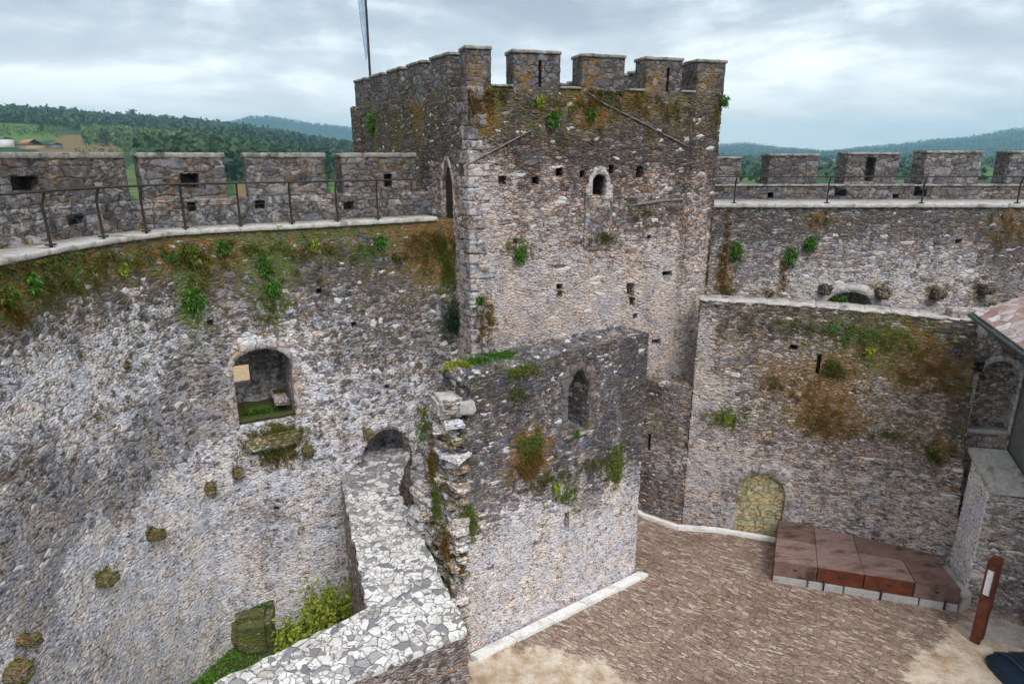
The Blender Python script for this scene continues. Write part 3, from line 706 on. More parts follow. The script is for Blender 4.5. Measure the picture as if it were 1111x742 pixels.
# quoins of the near corner: lighter dressed blocks bonded alternately
z = 4.2; k = 0; r = random.Random(3)
while z < 12.3:
    h = r.uniform(.24, .40); la, lb = ((.62, .34) if k % 2 else (.36, .58)); la *= r.uniform(.6, 1.1); lb *= r.uniform(.7, 1.1)
    pr = .008 + r.uniform(0, .008)
    cpt = np.array([T0[0], T0[1]]); df = (TF.p[1] - TF.p[0]) / TF.L; dl = -(TL.p[1] - TL.p[0]) / TL.L
    nf, nl = TF.nor(1.0), TL.nor(1.0)
    o = cpt + (nf + nl) * pr * 1.2
    P = [o, o + df * la, o + df * la - nf * .1, o - (nf + nl) * .12, o + dl * lb - nl * .1, o + dl * lb]
    mbq = MB(); z0_, z1_ = z + .003, z + h - .003
    pts = [P[5], P[0], P[1]]
    ins = [P[4], P[3], P[2]]
    st = .05
    q = dense(pts, st, False); nz_ = max(2, int((z1_ - z0_) / st) + 1); zz = np.linspace(z0_, z1_, nz_)
    G = np.concatenate([np.repeat(q[:, None], nz_, 1), np.repeat(zz[None, :, None], len(q), 0)], -1); mbq.grid(G)
    qi = dense(ins, st, False); idx = np.linspace(0, len(qi) - 1, len(q)).astype(int)
    for zc, fl in ((z1_, False), (z0_, True)):
        G = np.stack([np.c_[q, np.full(len(q), zc)], np.c_[qi[idx], np.full(len(q), zc)]], 1); mbq.grid(G, flip=fl)
    o_ = mbq.build('quoin', M['ashlar'], tw, weld=.001, smooth=False); weather(o_, [], (.1 + .3 * r.random(), .25 * r.random(), .3, .5), lambda co: np.stack([0 * co[:, 0], np.clip((co[:, 2] - 11) / 1, 0, 1) * .4, 0 * co[:, 0]], -1))
    z += h; k += 1
# merlons of the tower
def tmerlon(path, a, b, zt, slit=False, depth=.62, seed=0, bl=()):
    hl = []
    if slit:
        c_ = (a + b) / 2 + slit; hl = [dict(poly=rect(c_ - .04, c_ + .04, TS + .02 - .08, zt - .18), depth=.4)]
    w = wall('merlon', path, a, b, TS - .3, zt, depth, M['merlon'], tw, .045, holes=hl, default=(-.1, .55, .25, .75), blobs=bl)
    slab('coping', path, a - .02, b + .02, zt - .01, .08, .03, depth + .06, M['cap'], w, .1, .02)
mf = [(-.02, TF.hit(533, 70)[0], TT + .05, 0), (TF.hit(557, 70)[0], TF.hit(608, 70)[0], TT + .02, .08), (TF.hit(631, 75)[0], TF.hit(678, 75)[0], TT + .0, 0), (TF.hit(701, 80)[0], TF.hit(740, 80)[0], TT, .12), (TF.hit(756, 85)[0], TF.L + .02, TT + .0, 0)]
for a, b, zt, sl in mf:
    um = 560
    tmerlon(TF, a, b, zt, sl, bl=[(TF.P3(np.array([a + .25]), TS + .2, 0)[0], .35, .6, 2, 1.0, .85)])
for i in range(5):
    b = TL.L - .62 - .45 - i * 1.66; a = b - 1.08
    tmerlon(TL, max(a, .02), b, TT + .03, 0, bl=[(TL.P3(np.array([a + .5]), TS, 0)[0], .6, .6, 2, .4, .4)])
for pth, k in ((Path([T1, T3]), 5), (Path([T3, T2]), 4)):
    for i in range(k):
        a = .5 + i * 1.65
        if a + 1.25 < pth.L: tmerlon(pth, a, a + 1.2, TT, 0)
for a, b in zip([m[1] for m in mf[:-1]], [m[0] for m in mf[1:]]):
    slab('sill', TF, a + .01, b - .01, TS - .01, .06, .04, .6, M['cap'], tw, .1, .01)
# thin slate weatherings: old roof line and ledge on the front
def course(path, pts, name='drip_course', w=.05):
    P = [path.hit(u, v) for u, v in pts]; mb = MB(); q = dense(P, .12, False)
    j = .012 * sbump(q[:, 0] * 9, 1)
    pr = [(-.02, -w / 2), (.035, -w / 3), (.045, w / 3), (-.02, w / 2)]
    G = np.stack([path.P3(q[:, 0], q[:, 1] + dz + j, np.full(len(q), dd) + j) for dd, dz in pr], 1); mb.grid(G)
    mb.build(name, M['cap2'], tw)
M['cap2'] = simple_mat('dark_slate', (.11, .095, .09), (.30, .26, .24), 9, .9, .6)
course(TF, [(505, 180), (527, 168), (550, 156), (576, 142)]); course(TF, [(636, 100), (655, 113), (690, 130), (720, 146), (748, 160), (772, 164)]); course(TF, [(690, 222), (720, 218), (745, 216), (779, 210)], 'ledge', .09)

# flag pole on the tower
fb = at_z(402.5, 84, TS - .15)
fp = thing('flagpole', 'thin flagpole with a limp furled flag on the tower roof', 'flagpole', tuple(fb))
fb = np.array([-4.97, 24.3, TS - .15]); fp.location = tuple(fb)
mb = MB(); mb.tube([fb, fb + [0, 0, 3], fb + [-.02, 0, 6.2]], [.045, .04, .03], 8); mb.build('pole', M['iron'], fp)
mb = MB(); S = np.linspace(0, 1, 26)
zf = fb[2] + 6.0 - S * 4.15
U = np.linspace(0, 1, 7)
G = np.stack([np.stack([fb[0] - .04 - (.12 + .12 * np.sin(S * 3.0 + .4)) * u, fb[1] + .06 * np.sin(u * 9 + S * 5) * u, zf - .25 * u * S], -1) for u in U], 1)
mb.grid(G); mb.build('flag', M['flagw'], fp, smooth=True)
mb = MB(); G2 = G[:, 19:24] + [0, -.012, 0]; mb.grid(G2); mb.build('flag_stripe', M['flagb'], fp, smooth=True)

# ================================================================== CENTRAL RUINED WALL
CP_ = Path([(-1.15, 12.14), (3.35, 15.18)])
cw = thing('ruined_wall', 'free-standing ruined wall with a lancet window, ragged near end and mossy patches', 'ruined wall', (1.1, 13.7, 0))
CT = 6.72
ctop = lambda s: CT + .05 * sbump(s * 3.0, 1) - .95 * np.clip(1 - s / .35, 0, 1) ** 2 + .10 * np.clip(s / 5, 0, 1)
c0, c1, ct_ = CP_.hit(615.5, 472), CP_.hit(637, 474), CP_.hit(627, 401)
cwin = arch(c0[0], c1[0], c0[1], CP_.hit(627, 420)[1], ct_[1], True)
B = lambda u, v, r, ch, st, och=None, rv=None: blob(CP_, u, v, r, ch, st, och, rv)
def cx(co):
    s_ = (co[:, 0] + 1.15) * .83 + (co[:, 1] - 12.14) * .56
    z = co[:, 2] + .35 * sbump(co[:, 0] * 2.2, 4); W = np.zeros((len(co), 3))
    W[:, 0] = np.clip((3.9 - z) / 1.3, 0, 1) * .72 - .1
    W[:, 1] = np.clip((z - 2.9) / 1.8, 0, 1) * .27
    W[:, 2] = np.clip((z - 2.6), 0, 1) * .5
    return W
wall('masonry', CP_, 0, CP_.L, -.2, ctop, .95, M['centre'], cw, .032, extra=cx,
     rag0=lambda Z: .10 * sbump(Z * 2.4, 3) + .07 * sbump(Z * 7.1, 1) + .12 * np.clip((Z - 3.2) / 3, 0, 1),
     holes=[dict(poly=cwin, depth=.95, through=True, splay=1.0)] + [dict(poly=rect(a - .08, a + .08, z - .26, z + .24), depth=.7) for a, z in [CP_.hit(615, 565)]] + [dict(poly=rect(a - .05, a + .05, z - .12, z + .14), depth=.3) for a, z in [CP_.hit(628, 557)]],
     blobs=[B(575, 492, 27, 2, 2.2, .92, 30), B(610, 530, 30, 2, .6, .35, 14), B(668, 510, 17, 2, 1.3, .5, 26), B(508, 570, 12, 2, 1.6, .3, 24), B(640, 540, 22, 1, .7, None, 22), B(690, 450, 16, 1, .8, None, 90), B(545, 425, 60, 1, .3, None, 20), B(560, 400, 60, 2, .5, .2, 6),
            ((-1.55, 12.6, 2.6), .5, 2.2, 2, .8, .7), ((-1.6, 12.6, 5.6), .5, .9, 0, .7, None), ((-1.3, 12.5, 5.7), .5, .5, 2, .5, .3)])
strip_ring('window_surround', CP_, cwin, .24, .02, .25, M['ashlar'], cw, .05, .25, default=(-.3, .75, 0, .5))
slab('window_sill', CP_, c0[0] - .05, c1[0] + .08, c0[1] - .09, .07, .05, .5, M['cap'], cw, .08, .01)
slab('mullion_fragment', CP_, c0[0] + .10, c0[0] + .16, c0[1], .9, -.35, .45, M['centre'], cw, .03) if False else None
# broken rubble of the near end and its rear springer
r = random.Random(11)
for k in range(36):
    z = .1 + k * .175
    for j in range(3):
        a = .0 + r.uniform(-.10, .08) + .05 - .10 * j * (1 - z / 7.5); d = .15 + j * .42 + r.uniform(-.1, .1)
        zt = min(z + r.uniform(-.04, .04), 6.3 - .35 * j)
        p = CP_.P3(np.array([a]), zt, -d)[0]
        stone('broken_stone', p, (r.uniform(.22, .46), r.uniform(.3, .55), r.uniform(.09, .22)), math.atan2(3.04, 4.35) + r.uniform(-.5, .5), M['left' if r.random() < .6 else 'right'], cw, k * 7 + j, default=(r.uniform(.3, 1.4), r.uniform(-.6, 0), r.uniform(.8, 2.4) if r.random() < .65 else 0, r.uniform(.4, 1.0)))
p = CP_.P3(np.array([.12]), 6.05, -.30)[0]
stone('pale_stone', p, (.80, .62, .42), R(20), M['walk'], cw, 9)
# sloping springer behind the end, leaning towards the paved wall
for k in range(17):
    f = k / 16
    q = np.array([-2.20 + .42 * f + r.uniform(-.06, .06), 13.15 + r.uniform(-.08, .12), .6 + 3.5 * f])
    so_ = stone('springer_stone', q, (1.0 - .35 * f, .55, .19), R(35) + r.uniform(-.2, .2), M['right'], cw, 50 + k, default=(r.uniform(.3, 1.2), -.4, r.uniform(.3, 1.5) * (1 - f), .8))
# ================================================================== PAVED LOW WALL
A = [at_z(u, v, CW)[:2] for u, v in ((390, 492), (447, 487), (431, 530), (508, 684))]
Fp = at_z(350, 742, CW)[:2]; Gp = at_z(230, 742, CW)[:2]; Hp = at_z(398, 660, CW)[:2]; Ip = at_z(370, 520, CW)[:2]
fe = Fp + (Fp - A[3]) / np.linalg.norm(Fp - A[3]) * 6.2; ge = Gp + (Gp - Hp) / np.linalg.norm(Gp - Hp) * 4.6
fe = np.array([-8.3, 5.0]); ge = np.array([-8.3, 6.1])
Aa = A[0] + np.array([-.05, .12]); Ab = A[1] + np.array([-.05, .12])
pl = thing('paved_wall', 'thick L-shaped low wall topped with bright white and grey crazy paving', 'low wall', (A[3][0], A[3][1], 0))
poly = [fe, A[3], A[2], A[1], Ab, Aa, A[0], Ip, Hp, Gp, ge]
poly = [np.array(p, float) for p in poly]
sub = []
for i, p in enumerate(poly):
    q = poly[(i + 1) % len(poly)]; sub.append(p)
prism('masonry', sub, -1.9, CW - .05, M['cross'], pl, .05, default=(.15, .1, .25, .6), sides=(0, 1, 2, 6, 7, 8))
bm = bmesh.new(); r = random.Random(4); vs = []
o_off = wloc(pl)
dp = dense([tuple(p) for p in poly], .16)
dp = dp[:-1]
cen = np.mean(dp, 0)
for p in dp:
    vs.append((p[0] + r.uniform(-.03, .03), p[1] + r.uniform(-.03, .03)))
vt = [bm.verts.new((x - o_off[0], y - o_off[1], CW + r.uniform(-.012, .012))) for x, y in vs]
vb = [bm.verts.new((x - o_off[0], y - o_off[1], CW - .09)) for x, y in vs]
from mathutils.geometry import tessellate_polygon
from mathutils import Vector
for tri in tessellate_polygon([[Vector((x, y, 0)) for x, y in vs]]): bm.faces.new([vt[i] for i in tri])
for i in range(len(vt)):
    j = (i + 1) % len(vt); bm.faces.new((vb[i], vb[j], vt[j], vt[i]))
bmesh.ops.recalc_face_normals(bm, faces=bm.faces)
me = bpy.data.meshes.new('paved_top'); bm.to_mesh(me); bm.free(); me.materials.append(M['paving'])
o = bpy.data.objects.new('paved_top', me); C.objects.link(o); o.parent = pl

# ================================================================== CROSS WALL (far right of the courtyard)
XP = Path([(5.28, 17.7), (6.6, 17.33), (8.0, 16.9), (9.9, 16.05), (12.1, 14.9)])
cr = thing('cross_wall', 'dark rubble wall with ochre moss and a blocked yellowish arched doorway behind the rusty platform', 'castle wall', (8, 16.9, 0))
XT = 7.08
M['cap3'] = simple_mat('worn_coping', (.30, .27, .25), (.62, .58, .55), 6, .9, .8, (.16, .14, .12))
d0, d1, dtp = XP.hit(795, 580), XP.hit(846, 583), XP.hit(820, 513)
xdoor = arch(d0[0], d1[0], -.1, XP.hit(820, 535)[1], dtp[1])
B = lambda u, v, r, ch, st, och=None, rv=None: blob(XP, u, v, r, ch, st, och, rv)
def xx(co):
    z = co[:, 2]; W = np.zeros((len(co), 3))
    W[:, 1] = np.clip((z - 5.8) / 1.4, 0, 1) * .4; W[:, 0] = np.clip((3.4 - z) / 1.5, 0, 1) * .3 + .1; W[:, 2] = np.clip((z - 3), 0, 1) * .45 + .1
    return W
wall('masonry', XP, 0, XP.L - .60, -.2, XT, .85, M['cross'], cr, .038, extra=xx, rag1=lambda Z: .40 - .085 * Z + .03 * sbump(Z * 5, 2),
     holes=[dict(poly=xdoor, depth=.16)] + th_(XP, [(1037, 380, 9, 11), (942, 384, 9, 6), (861, 377, 8, 6), (888, 395, 4, 22), (1063, 398, 6, 10)]),
     blobs=[B(895, 445, 32, 2, 1.5, .85, 38), B(902, 398, 16, 2, 1.4, .7, 12), B(962, 378, 44, 2, 1.1, .5, 30), B(1010, 400, 36, 2, .8, .95, 34), B(840, 405, 26, 2, .6, .95, 22), B(785, 452, 34, 2, .9, .4, 12), B(960, 470, 50, 2, .6, .6, 14), B(1015, 492, 16, 2, 1.0, .8, 20),
            B(1050, 420, 12, 1, .9, None, 70), B(757, 400, 10, 0, 1.3, None, 60), B(770, 435, 34, 0, .7, None, 26), B(790, 490, 50, 0, .35, None, 14), B(770, 520, 60, 0, .25, None, 30), B(920, 360, 90, 1, .3, None, 12), B(870, 350, 60, 2, .4, .4, 14)])
strip_ring('door_surround', XP, xdoor, .34, .02, .1, M['ashlar'], cr, .05, .25, default=(.3, .1, 0, .5))
M['blocked'] = stone_mat('yellowed_blocking', [(.38, .34, .19), (.44, .39, .23), (.40, .36, .20), (.46, .41, .26)], (.30, .27, .14), (.5, .5, .2), .006, pale=(.28, .25, .13), bias=(-.3, -.05, -.2), warp=.03, fleck=2, rand=.6)
wall('door_blocking', Path([XP.P3(np.array([xdoor[0][0] - .03]), 0, -.12)[0][:2], XP.P3(np.array([xdoor[-1][0] + .03]), 0, -.12)[0][:2]]), 0, xdoor[-1][0] - xdoor[0][0] + .06, -.1, dtp[1] + .05, .1, M['blocked'], cr, .06)
for k, (a, b) in enumerate(zip(np.linspace(-.02, XP.L - .85, 12)[:-1], np.linspace(-.02, XP.L - .85, 12)[1:])):
    slab('coping', XP, a + .001, b - .001, XT - .03, .05, .01 + .02 * math.sin(k * 2.3), .8, M['cap3'], cr, .09, .05)
# lower return wall beside it
RP = Path([(3.2, 19.0), (4.2, 18.36), (5.27, 17.72)])
rw = thing('return_wall', 'short low dark wall between the ruined wall and the cross wall, under the tower', 'castle wall', (4.2, 18.36, 0))
wall('masonry', RP, 0, RP.L, -.2, 4.45, .6, M['cross'], rw, .045, default=(-.1, .15, .0, .5), holes=th_(RP, [(704, 480, 4, 22)]), blobs=[blob(RP, 715, 455, 26, 2, 1.0, .4, 22), blob(RP, 705, 425, 10, 1, .8), blob(RP, 725, 500, 30, 0, .5)])

# ================================================================== RIGHT CURTAIN WALL
QP = Path([(3.9, 21.7), (20.0, 21.7), (20.0, 1.0)])
qw = thing('curtain_wall', 'battlemented grey curtain wall behind the cross wall, hills beyond its merlons', 'castle wall', (12, 21.7, 0))
e0, e1, et = QP.hit(893, 345), QP.hit(943, 345), QP.hit(919, 317)
qarch = arch(e0[0], e1[0], QP.hit(918, 352)[1], QP.hit(918, 331)[1], et[1])
B = lambda u, v, r, ch, st, och=None, rv=None: blob(QP, u, v, r, ch, st, och, rv)
def qx(co):
    z = co[:, 2]; W = np.zeros((len(co), 3))
    W[:, 1] = np.clip((z - 8.0) / .8, 0, 1) * .45 + .1; W[:, 2] = .3 + .3 * np.clip((z - 8) / 1, 0, 1); W[:, 0] = np.exp(-((z - 6.6) / .9) ** 2) * .45 * np.clip((co[:, 0] - 7.8) / 1.5, 0, 1)
    return W
wall('masonry', QP, 2.0, QP.L, -.2, WALK, 2.7, M['right'], qw, .055, extra=qx, holes=[dict(poly=qarch, depth=2.7, through=True)] + th_(QP, [(898, 312, 9, 6), (1040, 262, 5, 4)]),
     blobs=[B(785, 310, 10, 2, 1.6, .9, 50), B(850, 300, 9, 2, 1.0, .7, 24), B(1095, 250, 26, 2, .9, .8, 22), B(888, 238, 14, 2, 1.0, .9, 10), B(955, 318, 14, 2, 1.4, .8, 8), B(1015, 318, 12, 2, 1.4, .7, 8), B(1067, 315, 12, 2, 1.4, .6, 10), B(835, 318, 14, 2, .6, .8, 10), B(1096, 290, 14, 1, 1.0, None, 50), B(835, 240, 60, 1, .4, None, 14)])
strip_ring('arch_surround', QP, qarch, .28, .03, .2, M['ashlar'], qw, .05, .1, default=(.7, 0, 0, .5))
for k, (a, b) in enumerate(zip(np.linspace(2.2, QP.L, 28)[:-1], np.linspace(2.2, QP.L, 28)[1:])):
    slab('walkway_slab', QP, a + .006, b - .006, WALK - .01, .13, .06, 2.3, M['walk'], qw, .12, .02)
for (u, v, w) in ((893, 313, .3), (955, 317, .36), (1015, 318, .36), (1067, 313, .36)):
    p = QP.hit3(u, v); stone('corbel', p + np.array([0, -.15, 0]), (w, .45, .34), 0, M['cross'], qw, int(u), default=(0, .3, .9, .7))
QQ = Path([(3.9, 24.0), (22.3, 24.0), (22.3, 1.0)])
wall('parapet', QQ, 2.0, QQ.L, WALK - .2, 9.9, .6, M['merlon'], qw, .055, default=(0, .4, .05, .6), holes=th_(QQ, [(836, 212, 6, 6), (912, 209, 12, 7), (999, 206, 12, 12), (972, 213, 6, 4), (945, 219, 5, 5)]))
slab('parapet_coping', QQ, 2.0, QQ.L, 9.89, .07, .04, .64, M['cap'], qw, .15, .02)
for (u0, u1, zt) in ((770, 803, 10.85), (833, 886, 10.95), (917, 973, 11.0), (1001, 1062, 11.05), (1093, 1160, 11.05)):
    a, b = QQ.hit(u0, 190)[0], QQ.hit(u1, 190)[0]
    hl = th_(QQ, [(944, 184, 9, 22)]) if u0 == 917 else []
    w = wall('merlon', QQ, a, b, 9.8, zt, .75, M['merlon'], qw, .05, holes=hl, default=(.1 if u0 != 833 else -.2, .55, .2, .7))
    slab('coping', QQ, a - .02, b + .02, zt - .01, .08, .03, .78, M['cap'], w, .1, .03)
for k in range(7):
    a = 19.6 + k * 3.0; w = wall('merlon', QQ, a, a + 1.8, 9.8, 11.05, .75, M['merlon'], qw, .08, default=(.1, .5, .2, .7)); slab('coping', QQ, a - .02, a + 1.82, 11.04, .08, .03, .78, M['cap'], w, .1, .03)
railing('iron_railing', 'straight thin iron handrail on the wall-walk behind the courtyard, in front of the hills', QP, [QP.hit(u, 225)[0] for u in (797, 898, 1001, 1105, 1190)] + [19.5, 22.6, 25.8, 29.0, 32.2], WALK + .12, .86, (2.2, QP.L - .5))
# ================================================================== RIGHT-HAND BUILDING
def plate(name, pts, z0, z1, mat, parent, bevel=.01):
    bm = bmesh.new(); off = wloc(parent) if parent is not None else np.zeros(3)
    zz0 = z0 if hasattr(z0, '__len__') else [z0] * len(pts); zz1 = z1 if hasattr(z1, '__len__') else [z1] * len(pts)
    vt = [bm.verts.new((p[0] - off[0], p[1] - off[1], z - off[2])) for p, z in zip(pts, zz1)]; vb = [bm.verts.new((p[0] - off[0], p[1] - off[1], z - off[2])) for p, z in zip(pts, zz0)]
    bm.faces.new(vt); bm.faces.new(vb[::-1])
    for i in range(len(pts)):
        j = (i + 1) % len(pts); bm.faces.new((vb[i], vb[j], vt[j], vt[i]))
    bmesh.ops.recalc_face_normals(bm, faces=bm.faces)
    if bevel: bmesh.ops.bevel(bm, geom=list(bm.edges), offset=bevel, segments=2, affect='EDGES', clamp_overlap=True)
    me = bpy.data.meshes.new(name); bm.to_mesh(me); bm.free(); me.materials.append(mat)
    o = bpy.data.objects.new(name, me); C.objects.link(o)
    if parent is not None: o.parent = parent
    return o
gh = thing('stone_building', 'corner of a low building with stone slate roof and a blind arched niche, right edge', 'building', (12.4, 15.0, 0))
NP = Path([(10.95, 15.62), (13.4, 15.10)])
n0, n1, nt2 = NP.hit(1050, 464), NP.hit(1094, 464), NP.hit(1074, 391)
nich = arch(n0[0], n1[0], n0[1], NP.hit(1070, 412)[1], nt2[1])
wall('niche_wall', NP, 0, NP.L, -.2, 7.3, .4, M['ashlar'], gh, .045, holes=[dict(poly=nich, depth=.28)], default=(-.1, .12, 0, .5), blobs=[blob(NP, 1062, 410, 10, 1, 1.2, None, 14), blob(NP, 1105, 360, 14, 1, .8)])
wall('niche_back', Path([NP.P3(np.array([n0[0] - .04]), 0, -.22)[0][:2], NP.P3(np.array([n1[0] + .04]), 0, -.22)[0][:2]]), 0, n1[0] - n0[0] + .08, n0[1] - .04, nt2[1] + .04, .05, M['cross'], gh, .05, default=(.15, .1, .6, .4))
strip_ring('niche_surround', NP, nich, .13, .03, .2, M['ashlar'], gh, .05, .1, default=(.5, 0, 0, .5))
slab('niche_sill', NP, n0[0] - .2, n1[0] + .2, n0[1] - .11, .11, .06, .3, M['concrete'], gh, .1)
SPp = Path([(12.72, 15.15), (12.5, 13.5)])
wall('side_wall', SPp, 0, SPp.L, 3.15, 7.3, .3, M['darkrender'], gh, .1)
bw = Path([(12.55, 13.3), (12.5, 7.5)])
wall('side_wall', bw, 0, bw.L, -.2, 7.6, 3.2, M['right'], gh, .1)
wall('side_wall', Path([(12.75, 15.2), (17.0, 15.2)]), 0, 4.25, -.2, 7.3, .4, M['right'], gh, .1)
E0 = np.array([11.05, 15.05, 7.34]); ed = np.array([9.3, 10.2, 7.34]) - E0; up = np.array([.94, -.34, .54]) * 3.6
mb = MB(); nu, nv = 80, 44
Gv = np.array([[E0 + ed * i / nu + up * j / nv + np.array([0, 0, .02 * ((j // 4) % 2) * (1 - (j % 4) / 4.) + .012 * math.sin(i * 1.7 + j * 2.3)]) for j in range(nv + 1)] for i in range(nu + 1)])
mb.grid(Gv, flip=False); mb.grid(Gv - [0, 0, .07], flip=True)
for sl in (Gv[0], Gv[-1], Gv[:, 0], Gv[:, -1]): mb.grid(np.stack([sl, sl - [0, 0, .07]], 1))
mb.build('roof', M['slates'], gh)
mb = MB(); a_ = E0 + np.array([-.05, .03, -.05]); b_ = E0 + ed + np.array([-.05, 0, -.05])
mb.tube([a_, a_ * .5 + b_ * .5, b_], .045, 8); mb.tube([a_ + [.05, 0, .07], b_ + [.05, 0, .07]], .018, 6); mb.build('gutter', M['gutter'], gh)

lo = thing('low_wall', 'chest-high stone wall with a sloping pale slab on top at the right edge', 'low wall', (12.0, 14.5, 0))
lw_pts = [(11.62, 14.05), (12.95, 13.38), (13.2, 15.1), (11.82, 15.08)]
o = prism('masonry', lw_pts, -.3, 3.1, M['right'], lo, .04, default=(.0, .05, .12, .4), blobs=[((11.65, 14.55, 1.6), .42, 2.2, 0, 1.3, None)], sides=(0, 3))
for v in o.data.vertices:
    yy = v.co.y + 14.5
    if v.co.z > 0: v.co.z *= 1 + max(0, yy - 14.05) * .18
wall('plaster', Path([(11.80, 15.06), (11.59, 14.07)]), 0, 1.01, 0, lambda s: 3.62 - s * .50, .06, M['left'], lo, .04, default=(1.1, -1.2, -1.0, .5))
plate('top_slab', [(11.55, 13.98), (12.5, 13.75), (12.62, 15.02), (11.68, 15.12)], [3.10, 3.10, 3.66, 3.70], [3.22, 3.22, 3.78, 3.82], M['walk'], lo, .015)

# ================================================================== PLATFORM
stg = thing('platform', 'low brown sheet-steel platform of eight panels on a pale kerb, against the cross wall', 'stage', (7.0, 14.94, 0))
FL, FR, BR, BL = map(np.array, ((6.99, 14.90), (11.2, 13.72), (11.55, 15.12), (8.0, 16.78)))
def bil(a, b):
    bl = BL.copy(); br = BR.copy(); f = FL * (1 - a) + FR * a
    k = bl * (1 - a) + br * a
    if 0 < a < 1: pass
    # back follows the wall
    hb = XP.pos(np.array([2.75 + a * (XP.L - 2.75 - .75)]))[0] + XP.nor(np.array([3.0 + a * 3]))[0] * .05
    return f * (1 - b) + hb * b
xs = [0, .245, .5, .765, 1.0]; ys = [0, .55, 1.0]
for i in range(4):
    for j in range(2):
        g = .0015
        q = [bil(xs[i] + g, ys[j] + g), bil(xs[i + 1] - g, ys[j] + g), bil(xs[i + 1] - g, ys[j + 1] - g), bil(xs[i] + g, ys[j + 1] - g)]
        plate('top_panel', q, .585 + .006 * ((i + j) % 2), .61 + .006 * ((i + j) % 2), M['deck2'] if (i, j) in ((0, 0), (1, 1), (2, 0), (1, 0)) else M['deck'], stg, .006)
    a0, a1 = xs[i] + .003, xs[i + 1] - .003
    p, q = bil(a0, 0), bil(a1, 0); nn = np.array([(q - p)[1], -(q - p)[0]]); nn /= np.linalg.norm(nn)
    plate('front_panel', [p + nn * .03, q + nn * .03, q - nn * .02, p - nn * .02], .18, .60, M['corten'] if i in (1, 2) else M['deck'], stg, .006)
    mid = p * .5 + q * .5 + nn * .034; mb = MB(); mb.box((mid[0], mid[1], .43), (.09, .02, .04), math.atan2((q - p)[1], (q - p)[0])); mb.build('slot', M['iron'], stg)
p, q = bil(0, 1), bil(0, 0); nn = np.array([(q - p)[1], -(q - p)[0]]); nn /= np.linalg.norm(nn)
plate('end_panel', [p + nn * .02, q + nn * .02, q - nn * .03, p - nn * .03], .02, .60, M['corten'], stg, .005)
for k in range(5):
    a0, a1 = k / 5 + .004, (k + 1) / 5 - .004; p, q = bil(a0, 0), bil(a1, 0); nn = np.array([(q - p)[1], -(q - p)[0]]); nn /= np.linalg.norm(nn)
    plate('base_kerb', [p + nn * .05, q + nn * .05, q - nn * .3, p - nn * .3], -.05, .175, M['basek'], stg, .012)
for a in (.29, .60, .93):
    p = bil(a, 0); mb = MB(); mb.box((p[0] - .02, p[1] - .06, .12), (.04, .05, .26), -.27); mb.build('foot', M['iron'], stg)
plate('side_border', [FR + [.02, -.06], FR + [.42, .12], BR + [.2, -.08], BR + [-.02, -.12]], -.05, .38, M['concrete'], stg, .02)

plate('frame', [bil(0.01, .02), bil(.99, .02), bil(.99, .98), bil(.5, .98), bil(.01, .98)], .3, .583, M['deck'], stg, 0)
# information post
sg = thing('information_post', 'tall narrow rust-red steel information post with a white panel, beside the low wall', 'sign', (11.02, 12.72, 0))
def post_box(name, x0, x1, y0, y1, z0, z1, mat, dx=0.0, bevel=.006):
    cr, sr = math.cos(R(38)), math.sin(R(38)); out = []
    b = [(x0, y0), (x1, y0), (x1, y1), (x0, y1)]
    q = [(11.02 + x * cr - y * sr, 12.72 + x * sr + y * cr) for x, y in b]
    return plate(name, q, z0, z1, mat, sg, bevel)
post_box('body', -.20, .20, -.10, .10, .72, 2.12, M['corten']); post_box('leg', -.20, -.11, -.10, .10, -.02, .72, M['corten']); post_box('leg', .04, .20, -.09, .09, -.02, .72, M['corten'])
post_box('panel', -.206, -.198, -.06, .06, 1.30, 1.95, M['panel'], bevel=0)
for y0_, y1_, z0_, z1_ in ((-.10, -.075, 1.2, 2.05), (.075, .10, 1.2, 2.05), (-.10, .10, 2.0, 2.05), (-.10, .10, 1.2, 1.25)): post_box('frame', -.235, -.2, y0_, y1_, z0_, z1_, M['corten'], bevel=.003)
post_box('cap', -.21, .21, -.11, .11, 2.12, 2.14, M['corten'])

# dark blue ribbed cover
nb = thing('ribbed_cover', 'dark blue ribbed cover with a rounded end lying on the sandy corner of the courtyard', 'cover', (11.3, 11.2, 0))
mb = MB(); nx, ny = 61, 30; x = np.linspace(0, 2.4, nx); y = np.linspace(0, 2.0, ny)
X, Y = np.meshgrid(x, y, indexing='ij')
e = np.clip(X / .45, 0, 1); prof = np.sqrt(1 - (1 - e) ** 2)
Yc = 1 - .35 * (1 - prof)
Zc = .05 + .26 * prof * np.clip(1 - (Y / 1.0 - 1) ** 4, 0, 1) + .03 * (np.sin(X / .19 * math.pi) > .2) * prof
W = np.stack([10.62 + X + .10 * Y * 0 - (Y - 2) * 0.02, 12.2 - (1 + (Y - 1) * Yc), Zc], -1)
mb.grid(W, flip=True)
for sl in (W[0], W[-1], W[:, 0], W[:, -1]): mb.grid(np.stack([sl, np.c_[sl[:, :2], np.full(len(sl), -.02)]], 1))
mb.build('cover', M['navy'], nb)
for k in range(6):
    xx_ = .35 + k * .34; P = [(10.62 + xx_ + .02, 12.2 - yy, .05 + .30 * (1 - (yy / 1.0 - 1) ** 4) + .02) for yy in np.linspace(.03, 1.95, 14)]
    mb = MB(); mb.tube(P, .014, 6); mb.build('rib', M['navyrib'], nb)

